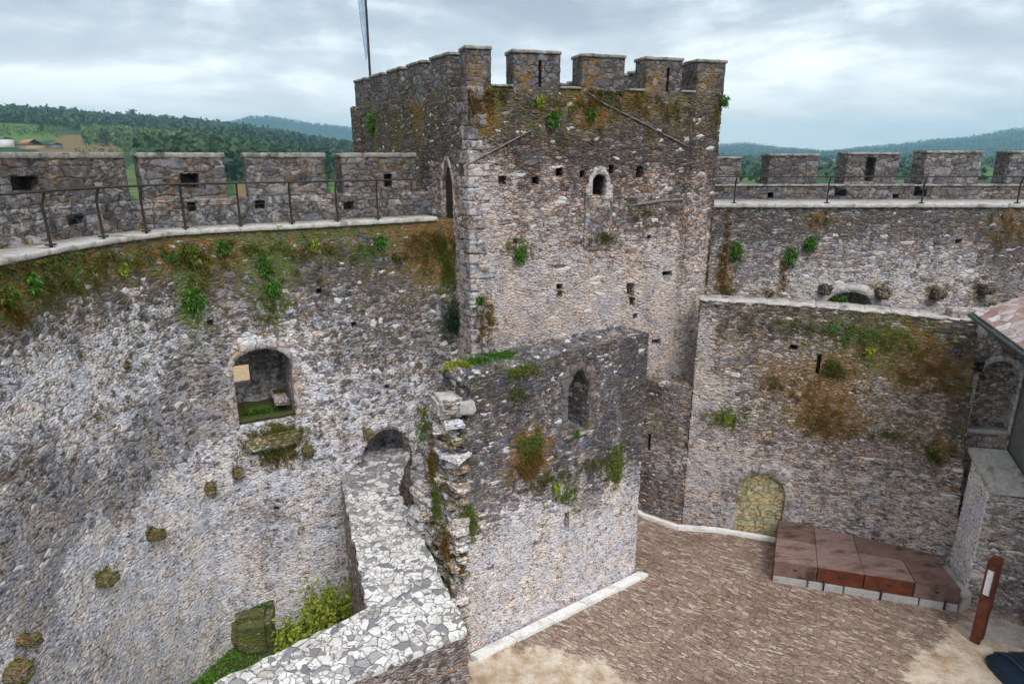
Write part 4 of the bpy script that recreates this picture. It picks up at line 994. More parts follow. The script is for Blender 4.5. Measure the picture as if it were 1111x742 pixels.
# ================================================================== KERB LINES
kb = thing('kerb', 'straight white stone kerb along the foot of the ruined wall', 'kerb', tuple(at_z(600, 668, 0)))
a, b, c, d = [at_z(u, v, .07)[:2] for u, v in ((509, 709), (693, 619), (704, 622), (518, 714))]
nK = 5
for k in range(nK):
    t0, t1 = k / nK + .002, (k + 1) / nK - .002
    plate('kerb_stone', [d + (c - d) * t0, d + (c - d) * t1, a + (b - a) * t1, a + (b - a) * t0], -.05, .07, M['white'], kb, .008)
kc = thing('kerb', 'thin white stone kerb bending along the foot of the cross wall to the blocked doorway', 'kerb', tuple(at_z(760, 572, 0)))
pp = [at_z(u, v, .07)[:2] for u, v in ((690, 553), (697, 557), (735, 570), (778, 573), (843, 584))]
for a, b in zip(pp[:-1], pp[1:]):
    d = (b - a) / np.linalg.norm(b - a); n = np.array([-d[1], d[0]]) * .075
    plate('kerb_stone', [a - n, b - n, b + n, a + n], -.05, .07 + .002 * (a[0] > 5), M['white'], kc, .006)

# ================================================================== GROUND INSIDE
court_poly = [(-1.7, 10.2), (-3.4, 14.6), (-3.9, 17.0), (2, 21.8), (20.1, 21.8), (20.1, .5), (-9, .5), (-9, 4.6), (-8, 5.5)]
gx, gy = np.arange(-9, 20.3, .13), np.arange(.5, 21.9, .13)
GX, GY = np.meshgrid(gx, gy, indexing='ij'); GZ = .018 * (sbump(GX * .9, 1) + sbump(GY * .8, 2))
cxm = (GX[:-1, :-1] + GX[1:, 1:]) / 2; cym = (GY[:-1, :-1] + GY[1:, 1:]) / 2
mb = MB(); mb.grid(np.stack([GX, GY, GZ - .03], -1), inside([tuple(p) for p in court_poly], cxm, cym))
o = mb.build('courtyard_floor', M['court'], smooth=True); setp(o, kind='structure')
def gb(u, v, r, ch, st): p = at_z(u, v, 0); return (p, r, r, ch, st, None)
weather(o, [gb(540, 728, .75, 0, 1.1), gb(600, 730, .75, 0, 1.1), gb(650, 738, .5, 0, .7), gb(560, 760, 1.0, 0, 1), gb(640, 770, 1.2, 0, 1), gb(1050, 690, .5, 0, 1.1), gb(1090, 690, .7, 0, 1.2), gb(1030, 720, .55, 0, 1.0), gb(1100, 740, 1.0, 0, 1.2), gb(1005, 735, .4, 0, .7), gb(1040, 760, .9, 0, 1.1),
            gb(740, 590, .9, 2, .5), gb(775, 650, .8, 2, .5), gb(850, 600, .6, 2, .4), gb(700, 640, .8, 2, .35), gb(600, 690, .8, 2, .35)])
plate('concrete_strip', [at_z(u, v, .02)[:2] for u, v in ((1066, 690), (1120, 704), (1125, 684), (1072, 668))], -.05, .03, M['concrete'], None, .01)['kind'] = 'structure'

M['pit'] = simple_mat('mossy_soil', (.05, .06, .02), (.09, .075, .05), 3, .95, .6, (.03, .05, .012))
gx, gy = np.arange(-8.9, -.9, .1), np.arange(4.2, 18.6, .1)
GX, GY = np.meshgrid(gx, gy, indexing='ij'); GZ = -1.6 + .06 * sbump(GX * 1.7, 3) + .05 * sbump(GY * 1.9, 1) + .35 * np.exp(-((GX + 4.6) ** 2 + (GY - 15.2) ** 2) / 1.2)
mb = MB(); mb.grid(np.stack([GX, GY, GZ], -1)); o = mb.build('pit_ground', M['pit'], smooth=True); setp(o, kind='structure')
# moss covered block
mk = stone('stone_block', np.array([-6.93, 14.72 - .25, -1.15]), (1.02, .98, 1.15), R(14), M['left'], None, 21, default=(-.2, .45, 1.5, .35))
setp(mk, 'mossy square stone block standing on the grass at the foot of the curved wall', 'stone block')
# grass: one mass of blades
n = 42000
px = rng.uniform(-8.2, -2.7, n); py = rng.uniform(8.0, 16.6, n)
pz = -1.6 + .06 * sbump(px * 1.7, 3) + .05 * sbump(py * 1.9, 1) + .35 * np.exp(-((px + 4.6) ** 2 + (py - 15.2) ** 2) / 1.2)
cl = np.sin(px * 2.3 + 1) * np.sin(py * 1.9) + .5 * np.sin(px * 5 + py * 4)
kp = cl > rng.uniform(-1.5, .5, n)
px, py, pz = px[kp], py[kp], pz[kp]; n = len(px)
dr = rng.normal(size=(n, 3)) * [.5, .5, .15] + [0, 0, .9]
mb = MB(); leaves(mb, np.stack([px, py, pz], -1), dr, rng.uniform(.08, .22, n), rng.uniform(.02, .05, n), .35)
setp(mb.build('grass', M['grass']), 'bright green grass growing at the foot of the curved wall', 'grass', kind='stuff')

# ================================================================== PLANTS ON THE WALLS
def tuft(name, c, nrm, size, n, mat, label, cat='plant', group=None, spread=(.6, .6, .6), L=(.10, .22), W=.022, droop=.5):
    c = np.array(c, float); nrm = np.array([nrm[0], nrm[1], 0.0]); nrm /= np.linalg.norm(nrm) + 1e-9
    tng = np.array([nrm[1], -nrm[0], 0])
    q = np.clip(rng.normal(size=(n, 3)) * .33, -.6, .6)
    pos = c + tng * (q[:, :1] * size * spread[0] * 2) + np.array([0, 0, 1.0]) * (q[:, 1:2] * size * spread[1] * 2) + nrm * (np.abs(q[:, 2:3]) * size * spread[2]) + nrm * .01
    d = nrm * .7 + rng.normal(size=(n, 3)) * .55 + [0, 0, .35]
    mb = MB(); leaves(mb, pos, d, rng.uniform(L[0], L[1], n) * min(1.2, size / .25 + .3), rng.uniform(W * .7, W * 1.4, n), droop)
    o = mb.build(name, mat); off = np.array(c)
    for v in o.data.vertices: v.co = (v.co[0] - off[0], v.co[1] - off[1], v.co[2] - off[2])
    o.location = tuple(off); return setp(o, label, cat, group)
plants = [
 (LP, 209, 326, .30, 'leafg', 'bright green fern clump on the curved wall below the railing bend'),
 (LP, 288, 290, .20, 'leafg', 'upper of two green ferns growing down the curved wall above the arched window'),
 (LP, 297, 314, .20, 'leafg', 'lower of two green ferns growing down the curved wall above the arched window'),
 (LP, 8, 322, .18, 'weedy', 'yellow-green plant at the far left edge below the walkway'),
 (LP, 34, 306, .16, 'leafg', 'small green plant under the coping near the left edge'),
 (LP, 207, 276, .22, 'weedy', 'yellowish plant directly under the coping where the railing bends'),
 (LP, 242, 268, .16, 'leafg', 'small leafy weed under the coping between railing posts right of the bend'),
 (LP, 412, 262, .16, 'leafg', 'light green weed under the coping near the tower'),
 (LP, 340, 266, .14, 'leafy', 'small yellow-green weed under the coping above the arched window'),
 (LP, 476, 264, .24, 'leafm', 'thick brown-green moss cushion in the corner below the tower door'),
 (LP, 484, 292, .20, 'leafm', 'hanging olive moss in the corner between curved wall and tower'),
 (LP, 492, 345, .55, 'forest', 'dark hanging ivy in the shaded corner where the curved wall meets the tower'),  # ivy enlarged to deepen the painted shade of the corner
 (LP, 299, 480, .42, 'leafm', 'mossy ledge growth under the arched window'),
 (LP, 132, 292, .12, 'leafy', 'small weed on the upper left wall between two railing posts'),
 (TF, 600, 129, .20, 'leafg', 'round green plant high on the tower front below the second merlon'),
 (TF, 586, 110, .15, 'leafy', 'small yellow-green plant just under the tower merlon with a slit'),
 (TF, 641, 124, .15, 'leafg', 'green plant high on the tower front below the third merlon'),
 (TF, 785, 110, .16, 'leafg', 'little green plant sticking out of the right edge of the tower'),
 (TF, 564, 277, .20, 'leafg', 'green plant halfway up the tower front on the left'),
 (TF, 655, 257, .16, 'leafm', 'olive moss tuft under the small arched tower window'),
 (TF, 520, 326, .12, 'leafg', 'small green tuft low at the left corner of the tower front'),
 (TF, 607, 317, .10, 'leafm', 'moss tuft in a square hole of the tower front'),
 (TL, 404, 135, .28, 'leafg', 'ivy patch high on the shaded side of the tower'),
 (CP_, 575, 492, .20, 'leafm', 'ochre moss patch in the middle of the ruined wall'),
 (CP_, 624, 470, .10, 'leafg', 'small green tuft on the sill of the lancet window'),
 (CP_, 603, 528, .12, 'leafy', 'small green tuft on the ruined wall left of the narrow slit'),
 (CP_, 508, 566, .16, 'leafm', 'olive moss on the near edge of the ruined wall'),
 (QP, 799, 270, .26, 'leafg', 'dense green plant on the far wall next to the tower'),
 (QP, 858, 276, .26, 'leafg', 'left plant of the pair on the far wall'),
 (QP, 879, 264, .26, 'leafg', 'right plant of the pair on the far wall'),
 (XP, 900, 402, .16, 'leafm', 'dark moss cushion on the cross wall below a white stone'),
 (XP, 944, 382, .14, 'leafy', 'small yellow-green weed on the upper right of the cross wall'),
 (XP, 790, 455, .12, 'leafy', 'low weed on the left part of the cross wall'),
]
for pth, u, v, sz, mt, lb in plants:
    a, z = pth.hit(u, v); n_ = pth.nor(a); c = pth.hit3(u, v)
    big = mt != 'leafm'
    tuft('wall_plant' if big else 'moss_cushion', c, n_, sz, int(1500 * sz if big else 2600 * sz), M[mt], lb, 'plant' if big else 'moss', None, (.6, .8, .5), (.05, .13) if big else (.02, .06), .04 if big else .02, .5)
    if not big: bpy.data.objects[[o for o in C.objects if o.get('label') == lb][0].name]['kind'] = 'stuff'
a_, z_ = (wa[0] + wb[0]) / 2 - .15, wa[1]
c = LP.P3(np.array([a_]), z_ + .02, -.45)[0]
tuft('fern', c, LP.nor(a_), .42, 900, M['leafg'], 'lush green plants growing on the floor of the arched window embrasure', 'plant', None, (.7, .05, -1.0), (.08, .2), .04, .3)
c = LP.P3(np.array([wb[0] - .25]), z_ + .42, -.75)[0]
tuft('moss_cushion', c, LP.nor(a_), .3, 700, M['leafm'], 'moss on the stone bench inside the arched window embrasure', 'moss', None, (.4, .1, -1.3), (.02, .06), .025, .3)
a_, _ = QP.hit(909, 326); c = QP.P3(np.array([a_]), QP.hit(909, 328)[1], -.12)[0]
tuft('fern', c, (0, -1), .38, 900, M['leafg'], 'bright leaves filling the left part of the small arch in the far wall', 'plant', None, (.6, .35, .5), (.07, .15), .05, .3)
def moss_cover(path, spots, label, z1=None):
    mb = MB()
    for (u, v, ru, rv, n, mi) in spots:
        c = path.hit3(u, v); a0, z0 = path.hit(u, v); D = math.hypot(c[0], c[1]) / 700
        nc = max(5, n // 26); ca = a0 + rng.normal(size=nc) * ru * D * .55; cz = z0 + rng.normal(size=nc) * rv * D * .55
        k = rng.integers(0, nc, n); s_ = ca[k] + rng.normal(size=n) * .045; z_ = cz[k] + rng.normal(size=n) * .05 - np.abs(rng.normal(size=n)) * .05
        s_ = np.clip(s_, .03, path.L - .03)
        if z1 is not None: z_ = np.minimum(z_, z1 - rng.uniform(0, .05, n))
        P = path.P3(s_, z_, rng.uniform(0, .05, n)); N = path.nor(s_); d = np.c_[N * .6, np.full(n, -.15)] + rng.normal(size=(n, 3)) * .5
        leaves(mb, P, d, rng.uniform(.02, .065, n), rng.uniform(.015, .035, n), .4, mi)
    return setp(mb.build('moss', [M['leafm'], M['leafg'], M['weedy'], M['rusty']]), label, 'moss', kind='stuff')
M['rusty'] = leaf_mat('rusty_moss', [(.15, .08, .015), (.22, .12, .02), (.11, .08, .015), (.20, .15, .03)])
moss_cover(LP, [(u, 268 + abs(u - 300) * .06, 22, 9, 230, m) for u, m in zip(range(0, 480, 20), [0, 3, 2, 0, 1, 3, 0, 2, 3, 1, 0, 2, 3, 0, 1, 2, 0, 3, 2, 0, 1, 0, 3, 0])] +
    [(210, 285, 26, 14, 900, 2), (225, 300, 14, 18, 300, 3), (290, 330, 14, 16, 500, 0), (298, 478, 30, 14, 3600, 0), (295, 470, 24, 8, 1600, 2), (310, 496, 22, 10, 800, 3), (478, 272, 22, 20, 1500, 0), (486, 300, 12, 24, 1200, 2), (465, 258, 26, 8, 900, 3), (330, 300, 40, 20, 300, 0), (120, 400, 60, 60, 300, 0), (385, 590, 10, 40, 700, 3),
     (12, 330, 20, 18, 700, 3), (60, 310, 40, 10, 900, 0), (227, 524, 5, 5, 200, 0), (257, 508, 5, 4, 200, 0), (163, 575, 6, 5, 260, 0), (108, 623, 7, 6, 300, 2)], 'olive and rusty moss growing under the coping and below the window of the curved wall', WALK - .05)
moss_cover(TF, [(508, 118, 10, 14, 400, 3), (520, 108, 18, 12, 600, 3), (545, 100, 22, 8, 400, 0), (598, 112, 26, 10, 300, 2), (640, 108, 14, 14, 700, 3), (662, 98, 22, 14, 700, 0), (700, 112, 26, 12, 600, 3), (735, 118, 20, 12, 400, 0), (775, 122, 7, 22, 700, 3), (779, 120, 5, 30, 500, 2), (526, 345, 9, 26, 900, 3), (655, 257, 18, 5, 500, 0), (560, 265, 18, 10, 400, 2), (778, 275, 6, 50, 800, 3), (690, 228, 40, 4, 300, 0), (640, 140, 80, 20, 500, 0)], 'rusty moss and small ferns high on the tower front and along its right edge', TS - .02)
moss_cover(CP_, [(575, 480, 18, 12, 1500, 2), (574, 500, 17, 18, 2400, 3), (590, 520, 30, 8, 700, 0), (615, 535, 22, 8, 600, 2), (668, 505, 12, 22, 1700, 2), (640, 500, 30, 10, 500, 0), (508, 565, 8, 22, 1300, 2), (500, 600, 6, 40, 900, 3), (560, 400, 50, 5, 700, 2), (560, 430, 12, 20, 400, 0)], 'ochre and green moss patches spread over the ruined wall', CT - .02)
moss_cover(XP, [(895, 450, 24, 20, 1500, 3), (905, 398, 12, 8, 1100, 0), (880, 425, 18, 16, 500, 3), (962, 372, 40, 18, 1300, 2), (985, 395, 34, 24, 800, 3), (1010, 410, 20, 24, 800, 3), (930, 360, 34, 8, 700, 1), (845, 415, 12, 10, 400, 3), (785, 452, 24, 8, 800, 2), (960, 470, 40, 6, 500, 0), (1015, 490, 12, 12, 700, 0), (850, 350, 60, 8, 500, 0)], 'rusty and green moss patches on the upper half of the cross wall', XT - .05)
moss_cover(QP, [(785, 290, 5, 46, 1500, 3), (790, 320, 6, 14, 600, 0), (850, 300, 5, 22, 500, 3), (1095, 248, 20, 14, 1000, 3), (888, 236, 10, 5, 300, 3), (955, 313, 9, 5, 300, 0), (1015, 313, 9, 5, 300, 0), (1067, 309, 8, 6, 300, 0), (835, 318, 12, 6, 300, 3), (799, 281, 8, 6, 300, 2)], 'streaks of rusty moss on the far curtain wall', WALK - .03)
EP = Path([(-2.30, 13.45), (-1.32, 12.0)])
moss_cover(EP, [(462, 450, 10, 14, 500, 2), (470, 500, 12, 24, 900, 3), (476, 545, 12, 26, 1100, 2), (486, 590, 10, 30, 1100, 3), (490, 640, 6, 20, 500, 0), (458, 470, 8, 10, 300, 1), (445, 530, 10, 20, 400, 3)], 'yellow-green and rusty moss down the broken end of the ruined wall', 6.0)
tuft('moss_cushion', (-6.98, 14.98, -.575), (.25, -1), .5, 4200, M['leafg'], 'bright green moss on top of the square stone block', 'moss', None, (.75, .04, 1.5), (.02, .06), .03, .2)['kind'] = 'stuff'
# weeds along the crown of the ruined wall
for k, (s_, d_, sz, lb) in enumerate([(.5, .75, .22, 'low weeds on the near broken end of the ruined wall crown'), (.95, .6, .26, 'grassy weeds on the ruined wall crown beside the pale stone'), (1.4, .7, .30, 'tallest green weeds on the ruined wall crown, under the tower corner'), (1.75, .75, .22, 'last green weeds on the ruined wall crown before the bare stones')]):
    c = CP_.P3(np.array([s_]), float(ctop(np.array([s_]))[0]) + .0, -d_)[0]
    tuft('weeds', c, (0, -1), sz, 420, M['leafg'] if k > 0 else M['leafy'], lb, 'plant', None, (.9, .08, .5), (.08, .24), .022, .35)
# bush at the foot of the paved wall
bs = thing('bush', 'yellow-green leafy bush in the corner below the paved wall', 'bush', (-5.0, 14.9, -1.5))
mb = MB(); lp, ld = [], []
for k in range(60):
    x0, y0 = rng.uniform(-5.7, -4.2), rng.uniform(12.9, 15.6)
    if x0 > -4.55 + (15.4 - y0) * .33: x0 -= .5
    h = rng.uniform(.7, 1.6) * (1 - .25 * abs(x0 + 5) ); base = np.array([x0, y0, -1.65]); lean = rng.normal(size=2) * .22
    tip = base + [lean[0], lean[1], h]; mb.tube([base, base * .5 + tip * .5 + [0, 0, .05], tip], [.012, .009, .004], 4)
    m_ = 62; t = rng.uniform(.25, 1.05, m_)[:, None]; lp.append(base + (tip - base) * t + rng.normal(size=(m_, 3)) * .10); ld.append(rng.normal(size=(m_, 3)) + [0, 0, .2])
mb.build('stem', M['bark'], bs)
mb = MB(); lp = np.concatenate(lp); leaves(mb, lp, np.concatenate(ld), rng.uniform(.07, .15, len(lp)), rng.uniform(.05, .10, len(lp)), .25); mb.build('foliage', M['leafy'], bs)
# shrub outside the far arch
sh = thing('shrub', 'bright green shrub seen through the arch of the far wall', 'shrub', (12.0, 27.5, 1.0))
mb = MB(); n = 5200; q = rng.normal(size=(n, 3)); q /= np.linalg.norm(q, axis=1)[:, None]; q *= rng.uniform(.5, 1, n)[:, None] * [2.2, 1.0, 2.6]
leaves(mb, q + [11.6, 27.5, 4.0], rng.normal(size=(n, 3)), rng.uniform(.12, .24, n), rng.uniform(.08, .14, n), .3); mb.build('foliage', M['leafg'], sh)
mb = MB(); mb.tube([(12, 27.5, -3), (12, 27.4, 0), (11.7, 27.5, 4)], [.16, .12, .05], 8); mb.build('trunk', M['bark'], sh)

# ================================================================== COUNTRYSIDE
def tab(u, T): return np.interp(u, [a for a, b in T], [b for a, b in T])
NEAR = [(-400, .04), (-100, .058), (0, .0545), (60, .052), (100, .048), (150, .0435), (200, .039), (265, .030), (300, .023), (345, .013), (400, .003), (460, -.006), (560, -.010), (900, -.011), (1500, -.008)]
FAR = [(-400, .02), (200, .028), (250, .044), (275, .051), (300, .0505), (340, .0405), (380, .037), (450, .022), (600, .010), (740, .012), (783, .0125), (815, .0135), (850, .0065), (900, .0025), (950, .0085), (1000, .0155), (1050, .0225), (1111, .0355), (1200, .05), (1500, .06)]
def terrain_z(x, y):
    r = np.hypot(x, y) + 1e-6; az = np.arctan2(x, y); ca = np.clip(np.cos(az), .35, 1)
    u = 555.5 + np.clip(np.tan(np.clip(az, -1.2, 1.2)), -1.5, 1.5) * 734
    f1 = tab(u, NEAR) * 1500 * ca; f2 = tab(u, FAR) * 4500 * ca
    base = np.interp(r, [0, 35, 90, 180], [-14, -14, -18, -16])
    k = np.clip((r - 180) / 1320, 0, 1)
    z = base + (f1 - base) * k
    k2 = np.clip((r - 1500) / 700, 0, 1); k2 = k2 * k2 * (3 - 2 * k2); low = np.minimum(-12, f1)
    z = np.where(r > 1500, f1 + (low - f1) * k2, z)
    k3 = np.clip((r - 2400) / 2100, 0, 1); k3 = k3 ** 1.25
    z = np.where(r > 2400, low + (f2 - low) * k3, z)
    k4 = np.clip((r - 4500) / 1700, 0, 1); z = np.where(r > 4500, f2 - k4 * (np.abs(f2) * .8 + 20), z)
    am = np.clip((r - 250) / 1500, 0, 1) * 7 * (1 - .85 * np.clip(1 - np.abs(r - 1500) / 250, 0, 1)) * (1 - .9 * np.clip(1 - np.abs(r - 4500) / 500, 0, 1))
    z = z + am * (np.sin(x * .011 + 1) * np.sin(y * .009 + 2) + .5 * np.sin(x * .027) * np.sin(y * .023 + x * .01))
    z = z + np.clip(1 - np.abs(r - 4500) / 500, 0, 1) * 5 * np.sin(az * 60) * np.sin(az * 23 + 1)
    return z + CAMZ
az = R(1) * np.unique(np.concatenate([np.arange(-180, -50, 6.), np.arange(-50, 50.01, .3), np.arange(56, 180.1, 6.), [180.]]))
rr = np.concatenate([[0.01, 8, 16, 25, 35, 50, 70, 90, 120, 150, 180, 215], np.arange(250, 1500, 28), np.arange(1500, 2400, 75), np.arange(2400, 4400, 90), np.arange(4400, 4700, 30), np.arange(4800, 6300, 200)])
AZ, RR = np.meshgrid(az, rr, indexing='ij'); X, Y = np.sin(AZ) * RR, np.cos(AZ) * RR
mb = MB(); mb.grid(np.stack([X, Y, terrain_z(X, Y)], -1), flip=True)
o = mb.build('terrain', M['terrain'], smooth=True); setp(o, kind='structure')
def tp(u, r):
    a = math.atan((u - 555.5) / 734); return np.array([math.sin(a) * r, math.cos(a) * r])
def weather_xy(o, blobs):
    me = o.data; n = len(me.vertices); co = np.empty(n * 3, np.float32); me.vertices.foreach_get('co', co); co = co.reshape(-1, 3)
    W = np.zeros((n, 4)); r = np.hypot(co[:, 0], co[:, 1]); a = np.arctan2(co[:, 0], co[:, 1])
    uu = 555.5 + np.tan(np.clip(a, -1.2, 1.2)) * 734
    for u, r0, wu, wr, ch, st in blobs:
        W[:, ch] += st * np.exp(-(((uu - u) / wu) ** 2 + ((r - r0) / wr) ** 2) ** 1.5) * (np.abs(a) < 1.2)
    at = me.color_attributes.new('wx', 'FLOAT_COLOR', 'POINT'); at.data.foreach_set('color', W.astype(np.float32).ravel())
weather_xy(o, [(20, 720, 55, 160, 1, 1.0), (90, 640, 34, 110, 0, 1.1), (75, 470, 45, 90, 0, .9), (100, 520, 40, 80, 0, .6), (145, 800, 60, 150, 2, .9), (257, 265, 12, 30, 0, 1.0), (145, 300, 16, 90, 2, 1.0), (363, 330, 14, 110, 1, .9), (180, 470, 80, 60, 2, .7),
               (1082, 640, 22, 130, 1, 1.3), (1095, 900, 30, 160, 2, .8), (840, 700, 30, 200, 1, .5), (820, 420, 30, 100, 1, .8), (990, 430, 20, 90, 1, .6), (900, 1500, 50, 200, 2, .8), (960, 2400, 60, 300, 2, .6), (1040, 2600, 50, 300, 2, .5), (0, 300, 120, 90, 2, .6), (550, 60, 2000, 60, 1, 1.0)])
yard = [(-8, 27), (-26, 27), (-34, 42), (-14, 42)]
plate('yard', yard, -3.3, -2.6, M['ochre'], None, 0)['kind'] = 'structure'

# forest as one mass
def crowns(n, ulo, uhi, rlo, rhi, hlo, hhi, nl, avoid=()):
    a = np.arctan((rng.uniform(ulo, uhi, n) - 555.5) / 734); r = np.sqrt(rng.uniform(rlo ** 2, rhi ** 2, n))
    u = 555.5 + np.tan(a) * 734; kp = np.ones(n, bool)
    for (u0, r0, wu, wr) in avoid: kp &= (((u - u0) / wu) ** 2 + ((r - r0) / wr) ** 2) > 1
    a, r = a[kp], r[kp]; n = len(a); x, y = np.sin(a) * r, np.cos(a) * r; z = terrain_z(x, y); h = rng.uniform(hlo, hhi, n)
    q = rng.normal(size=(n, nl, 3)); q /= np.linalg.norm(q, axis=2)[..., None]; q *= rng.uniform(.3, 1, (n, nl, 1))
    q[..., 2] = np.abs(q[..., 2]) if False else q[..., 2]
    c = np.stack([x, y, z + h * .55], -1)[:, None] + q * np.stack([h * .28, h * .28, h * .46], -1)[:, None]
    d = rng.normal(size=(n, nl, 3)); sz = np.repeat(h[:, None] * .42, nl, 1)
    return c.reshape(-1, 3), d.reshape(-1, 3), sz.ravel()
mb = MB()
av = [(20, 740, 62, 190), (90, 620, 46, 190), (145, 760, 60, 190), (255, 400, 30, 150)]
for arg in ((6500, -60, 520, 820, 1530, 6, 16, 12, av), (1500, -60, 480, 1440, 1540, 10, 19, 14, ()), (2200, 150, 480, 290, 850, 5, 12, 14, [(257, 265, 14, 36), (363, 330, 12, 60), (20, 740, 62, 190), (90, 620, 46, 190), (145, 760, 60, 190)]), (2600, 220, 460, 3900, 4560, 12, 20, 5, ()), (5200, 760, 1160, 2700, 4560, 12, 20, 4, ()), (1800, 760, 1160, 900, 2600, 8, 13, 6, [(1085, 640, 30, 300)]), (320, 760, 1160, 380, 900, 6, 11, 10, [(1082, 640, 26, 190)])):
    c, d, sz = crowns(*arg); leaves(mb, c, d, sz, sz * .8, .1)
setp(mb.build('forest', M['forest']), 'dark green woods covering the hills beyond the castle', 'forest', kind='stuff')
mb = MB()
for arg in ((900, 90, 215, 560, 900, 3, 7, 9, ()), (350, -40, 70, 640, 820, 2, 4, 8, ()), (260, -40, 230, 380, 480, 1.5, 3, 8, [(30, 440, 50, 90)])):
    c, d, sz = crowns(*arg); leaves(mb, c, d, sz, sz * .8, .1)
setp(mb.build('scrub', M['shrub']), 'lighter green scrub between the fields on the left hillside', 'scrub', kind='stuff')
# single trees along the ridge and in the fields
proto = None
trees = [(104, 1500, 17), (132, 1500, 21), (143, 1500, 25), (148, 1500, 27), (163, 1500, 18), (176, 1500, 19), (184, 1500, 22), (191, 1500, 20), (198, 1500, 17), (42, 1500, 15), (60, 1500, 16), (82, 1500, 15), (226, 1500, 16), (113, 560, 13), (47, 700, 10), (150, 600, 9)]
for k, (u, r_, h) in enumerate(trees):
    far = r_ > 1000; x, y = tp(u, r_)
    g = thing('pine_tree', 'tree standing out on the wooded ridge line of the left hill' if far else ('dark conifer standing between the brown field and the scrub on the left hill', 'dark conifer at the upper edge of the green field on the left hill', 'small round dark tree in the scrub, nearest the field edge')[k - 13], 'tree', (x, y, float(terrain_z(np.array(x), np.array(y)))), 'trees along the ridge' if far else None)
    b = wloc(g); mb = MB(); mb.tube([b - [0, 0, 1], b + [0, 0, h * .5], b + [0, 0, h * .9]], [.35, .22, .05], 6); mb.build('trunk', M['bark'], g)
    nl = 130; q = rng.normal(size=(nl, 3)); q /= np.linalg.norm(q, axis=1)[:, None]; q *= rng.uniform(.2, 1, nl)[:, None]
    if k % 3 == 2 or not far: sc = [h * .22, h * .22, h * .42]; cz = .52
    else: sc = [h * .24, h * .24, h * .2]; cz = .78
    mb = MB(); leaves(mb, b + [0, 0, h * cz] + q * sc, rng.normal(size=(nl, 3)), rng.uniform(h * .08, h * .17, nl), rng.uniform(h * .06, h * .12, nl), .1); mb.build('crown', M['forest'], g)
# houses in the fields
def house(name, label, u, r_, w, d, h, wallm, roofm, rz=0.0, roofh=1.0):
    x, y = tp(u, r_); z = float(terrain_z(np.array(x), np.array(y))); g = thing(name, label, 'building', (x, y, z))
    mb = MB(); mb.box((x, y, z + h / 2 - 1), (w, d, h + 2), rz); mb.build('walls', wallm, g)
    cr, sr = math.cos(rz), math.sin(rz)
    L = [(-w / 2 - .4, -d / 2 - .4, 0), (w / 2 + .4, -d / 2 - .4, 0), (w / 2 + .4, d / 2 + .4, 0), (-w / 2 - .4, d / 2 + .4, 0), (-w / 2 - .4, 0, roofh), (w / 2 + .4, 0, roofh)]
    V = [(x + a * cr - b * sr, y + a * sr + b * cr, z + h + c) for a, b, c in L]
    mb = MB(); mb.quads(V, [[0, 1, 5, 4], [2, 3, 4, 5], [1, 2, 5, 5], [3, 0, 4, 4], [3, 2, 1, 0]]); mb.build('roof', roofm, g)
    for k in range(max(2, int(w / 4))):
        a = -w / 2 + (k + .5) * w / max(2, int(w / 4)); b = -d / 2 - .03
        mb = MB(); mb.box((x + a * cr - b * sr, y + a * sr + b * cr, z + h * .5), (1.1, .08, 1.2), rz); mb.build('window', M['darkrender'], g)
house('farm_house', 'white walled house at the left end of the fields', 3, 500, 8, 7, 4.6, M['whitewash'], M['greyroof'], R(-30), .8)
house('farm_building', 'long orange-roofed farm building on the left hillside', 31, 480, 16, 9, 2.2, M['ochre'], M['rooftile'], R(-38), 3.0)
house('farm_shed', 'grey sheet-roofed shed right of the orange farm building', 57, 490, 9, 6, 2.4, M['greyroof'], M['greyroof'], R(-38), .8)
house('farm_house', 'tiny white house in the valley between two merlons', 901, 1250, 10, 8, 5, M['whitewash'], M['greyroof'], R(20), 1.5)
house('farm_house', 'second tiny white house in the valley, a little farther right', 907, 1330, 9, 8, 5, M['whitewash'], M['greyroof'], R(10), 1.5)

# haze
mb = MB(); mb.box((0, 0, 130), (13200, 13200, 340)); hz = mb.build('haze', None); hz.data.materials.clear()
hm = bpy.data.materials.new('haze_air'); hm.use_nodes = True; nt = NT(hm.node_tree); nt.n.clear()
vo = nt.node('ShaderNodeVolumePrincipled'); ou = nt.node('ShaderNodeOutputMaterial'); nt.l.new(vo.outputs[0], ou.inputs['Volume'])
vo.inputs['Color'].default_value = (.38, .66, .86, 1); vo.inputs['Density'].default_value = 2.1e-4; vo.inputs['Anisotropy'].default_value = .1
hz.data.materials.append(hm); setp(hz, 'thin blue haze over the valley', 'haze', kind='stuff'); hm.cycles.homogeneous_volume = True if hasattr(hm.cycles, 'homogeneous_volume') else None

# ================================================================== SKY AND LIGHT
SUN_EL, SUN_AZ = 50.0, 158.0     # azimuth clockwise from +Y
w = bpy.data.worlds.new('World'); scn.world = w; w.use_nodes = True; nt = NT(w.node_tree); nt.n.clear()
sky = nt.node('ShaderNodeTexSky'); sky.sky_type = 'NISHITA'; sky.sun_disc = False; sky.sun_elevation = R(SUN_EL); sky.sun_rotation = R(SUN_AZ); sky.altitude = 200; sky.air_density = 1.0; sky.dust_density = 2.0
tc = nt.node('ShaderNodeTexCoord'); sx = nt.node('ShaderNodeSeparateXYZ'); nt.l.new(tc.outputs['Generated'], sx.inputs[0])
zc = nt.math('ADD', nt.math('MAXIMUM', sx.outputs[2], 0.0), .17)
pv = nt.node('ShaderNodeCombineXYZ'); nt.put(pv.inputs[0], nt.math('DIVIDE', sx.outputs[0], zc)); nt.put(pv.inputs[1], nt.math('DIVIDE', sx.outputs[1], zc)); pv.inputs[2].default_value = 3.7
pvo = nt.vmath('MULTIPLY', pv.outputs[0], (1.0, 1.0, 1))
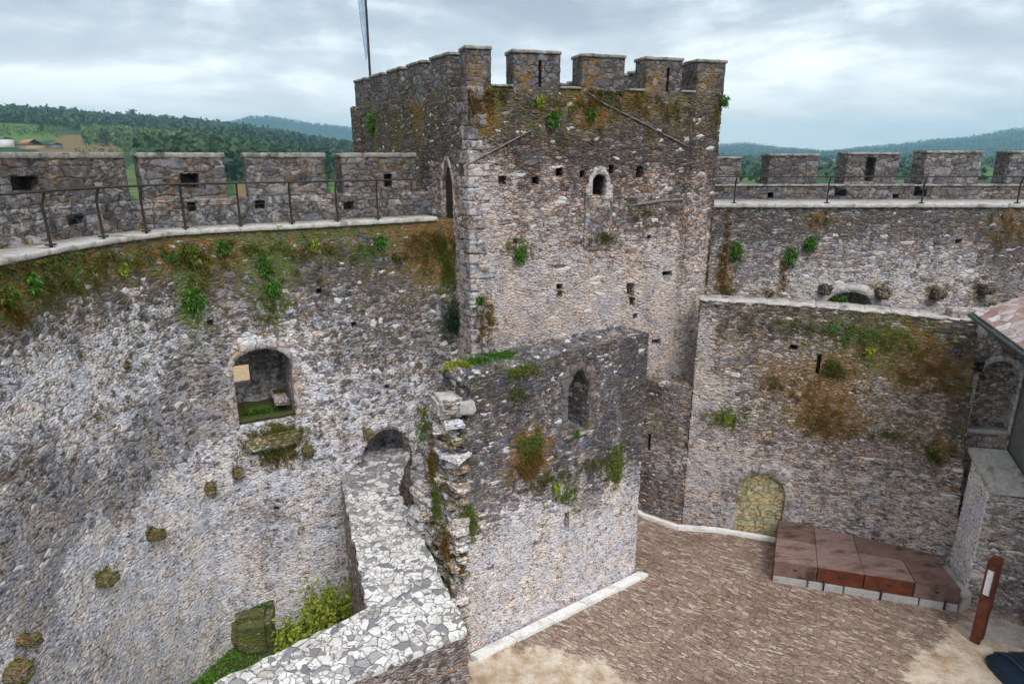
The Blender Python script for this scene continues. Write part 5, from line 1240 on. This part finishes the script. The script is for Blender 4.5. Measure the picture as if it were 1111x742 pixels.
n1 = nt.noise(pvo, .62, 6, .55, .5); n2 = nt.noise(pvo, 2.4, 5, .55, .3); n3 = nt.noise(pvo, .3, 2, .5)
cl = nt.math('ADD', nt.math('MULTIPLY', n1, .6), nt.math('MULTIPLY', n2, .22)); cl = nt.math('ADD', cl, nt.math('MULTIPLY', n3, .2))
cl = nt.math('ADD', cl, nt.math('MULTIPLY', nt.math('SUBTRACT', nt.noise(tc.outputs['Generated'], 7.0, 5, .6, .3), .5), .16))
ccol = nt.ramp(cl, [(.42, (.36, .405, .475)), (.485, (.50, .55, .61)), (.53, (.74, .79, .83)), (.57, (1.02, 1.04, 1.05))])
hor = nt.rng(sx.outputs[2], 0, .20, 1, 0, True)
ccol = nt.mix(nt.math('MULTIPLY', hor, .70), ccol, (1.08, 1.08, 1.08))
sk = nt.vmath('MULTIPLY', sky.outputs[0], (.12, .12, .12))
ccol = nt.vmath('MULTIPLY', ccol, nt.rng(sx.outputs[2], .12, .5, 1.0, .84))
fc = nt.mix(.94, sk, nt.vmath('MULTIPLY', ccol, (.78, .775, .765)))
bg = nt.node('ShaderNodeBackground'); nt.put(bg.inputs[0], fc); bg.inputs[1].default_value = 1.0
ow = nt.node('ShaderNodeOutputWorld'); nt.l.new(bg.outputs[0], ow.inputs[0])
sd = bpy.data.lights.new('sun', 'SUN'); sd.energy = 1.5; sd.angle = R(35); sd.color = (1, .975, .95)
so = bpy.data.objects.new('sun', sd); C.objects.link(so)
from mathutils import Vector
a = R(SUN_AZ); e = R(SUN_EL); dv = Vector((math.sin(a) * math.cos(e), math.cos(a) * math.cos(e), math.sin(e)))
so.rotation_euler = dv.to_track_quat('Z', 'Y').to_euler(); so.location = (0, -20, 60)

scn.view_settings.view_transform = 'Standard'; scn.view_settings.look = 'None'; scn.view_settings.exposure = .90; scn.view_settings.gamma = 1
scn.render.engine = 'CYCLES'; cy = scn.cycles
cy.use_denoising = True; cy.max_bounces = 6; cy.diffuse_bounces = 3; cy.volume_bounces = 1; cy.transparent_max_bounces = 8; cy.use_adaptive_sampling = True; cy.adaptive_threshold = .03
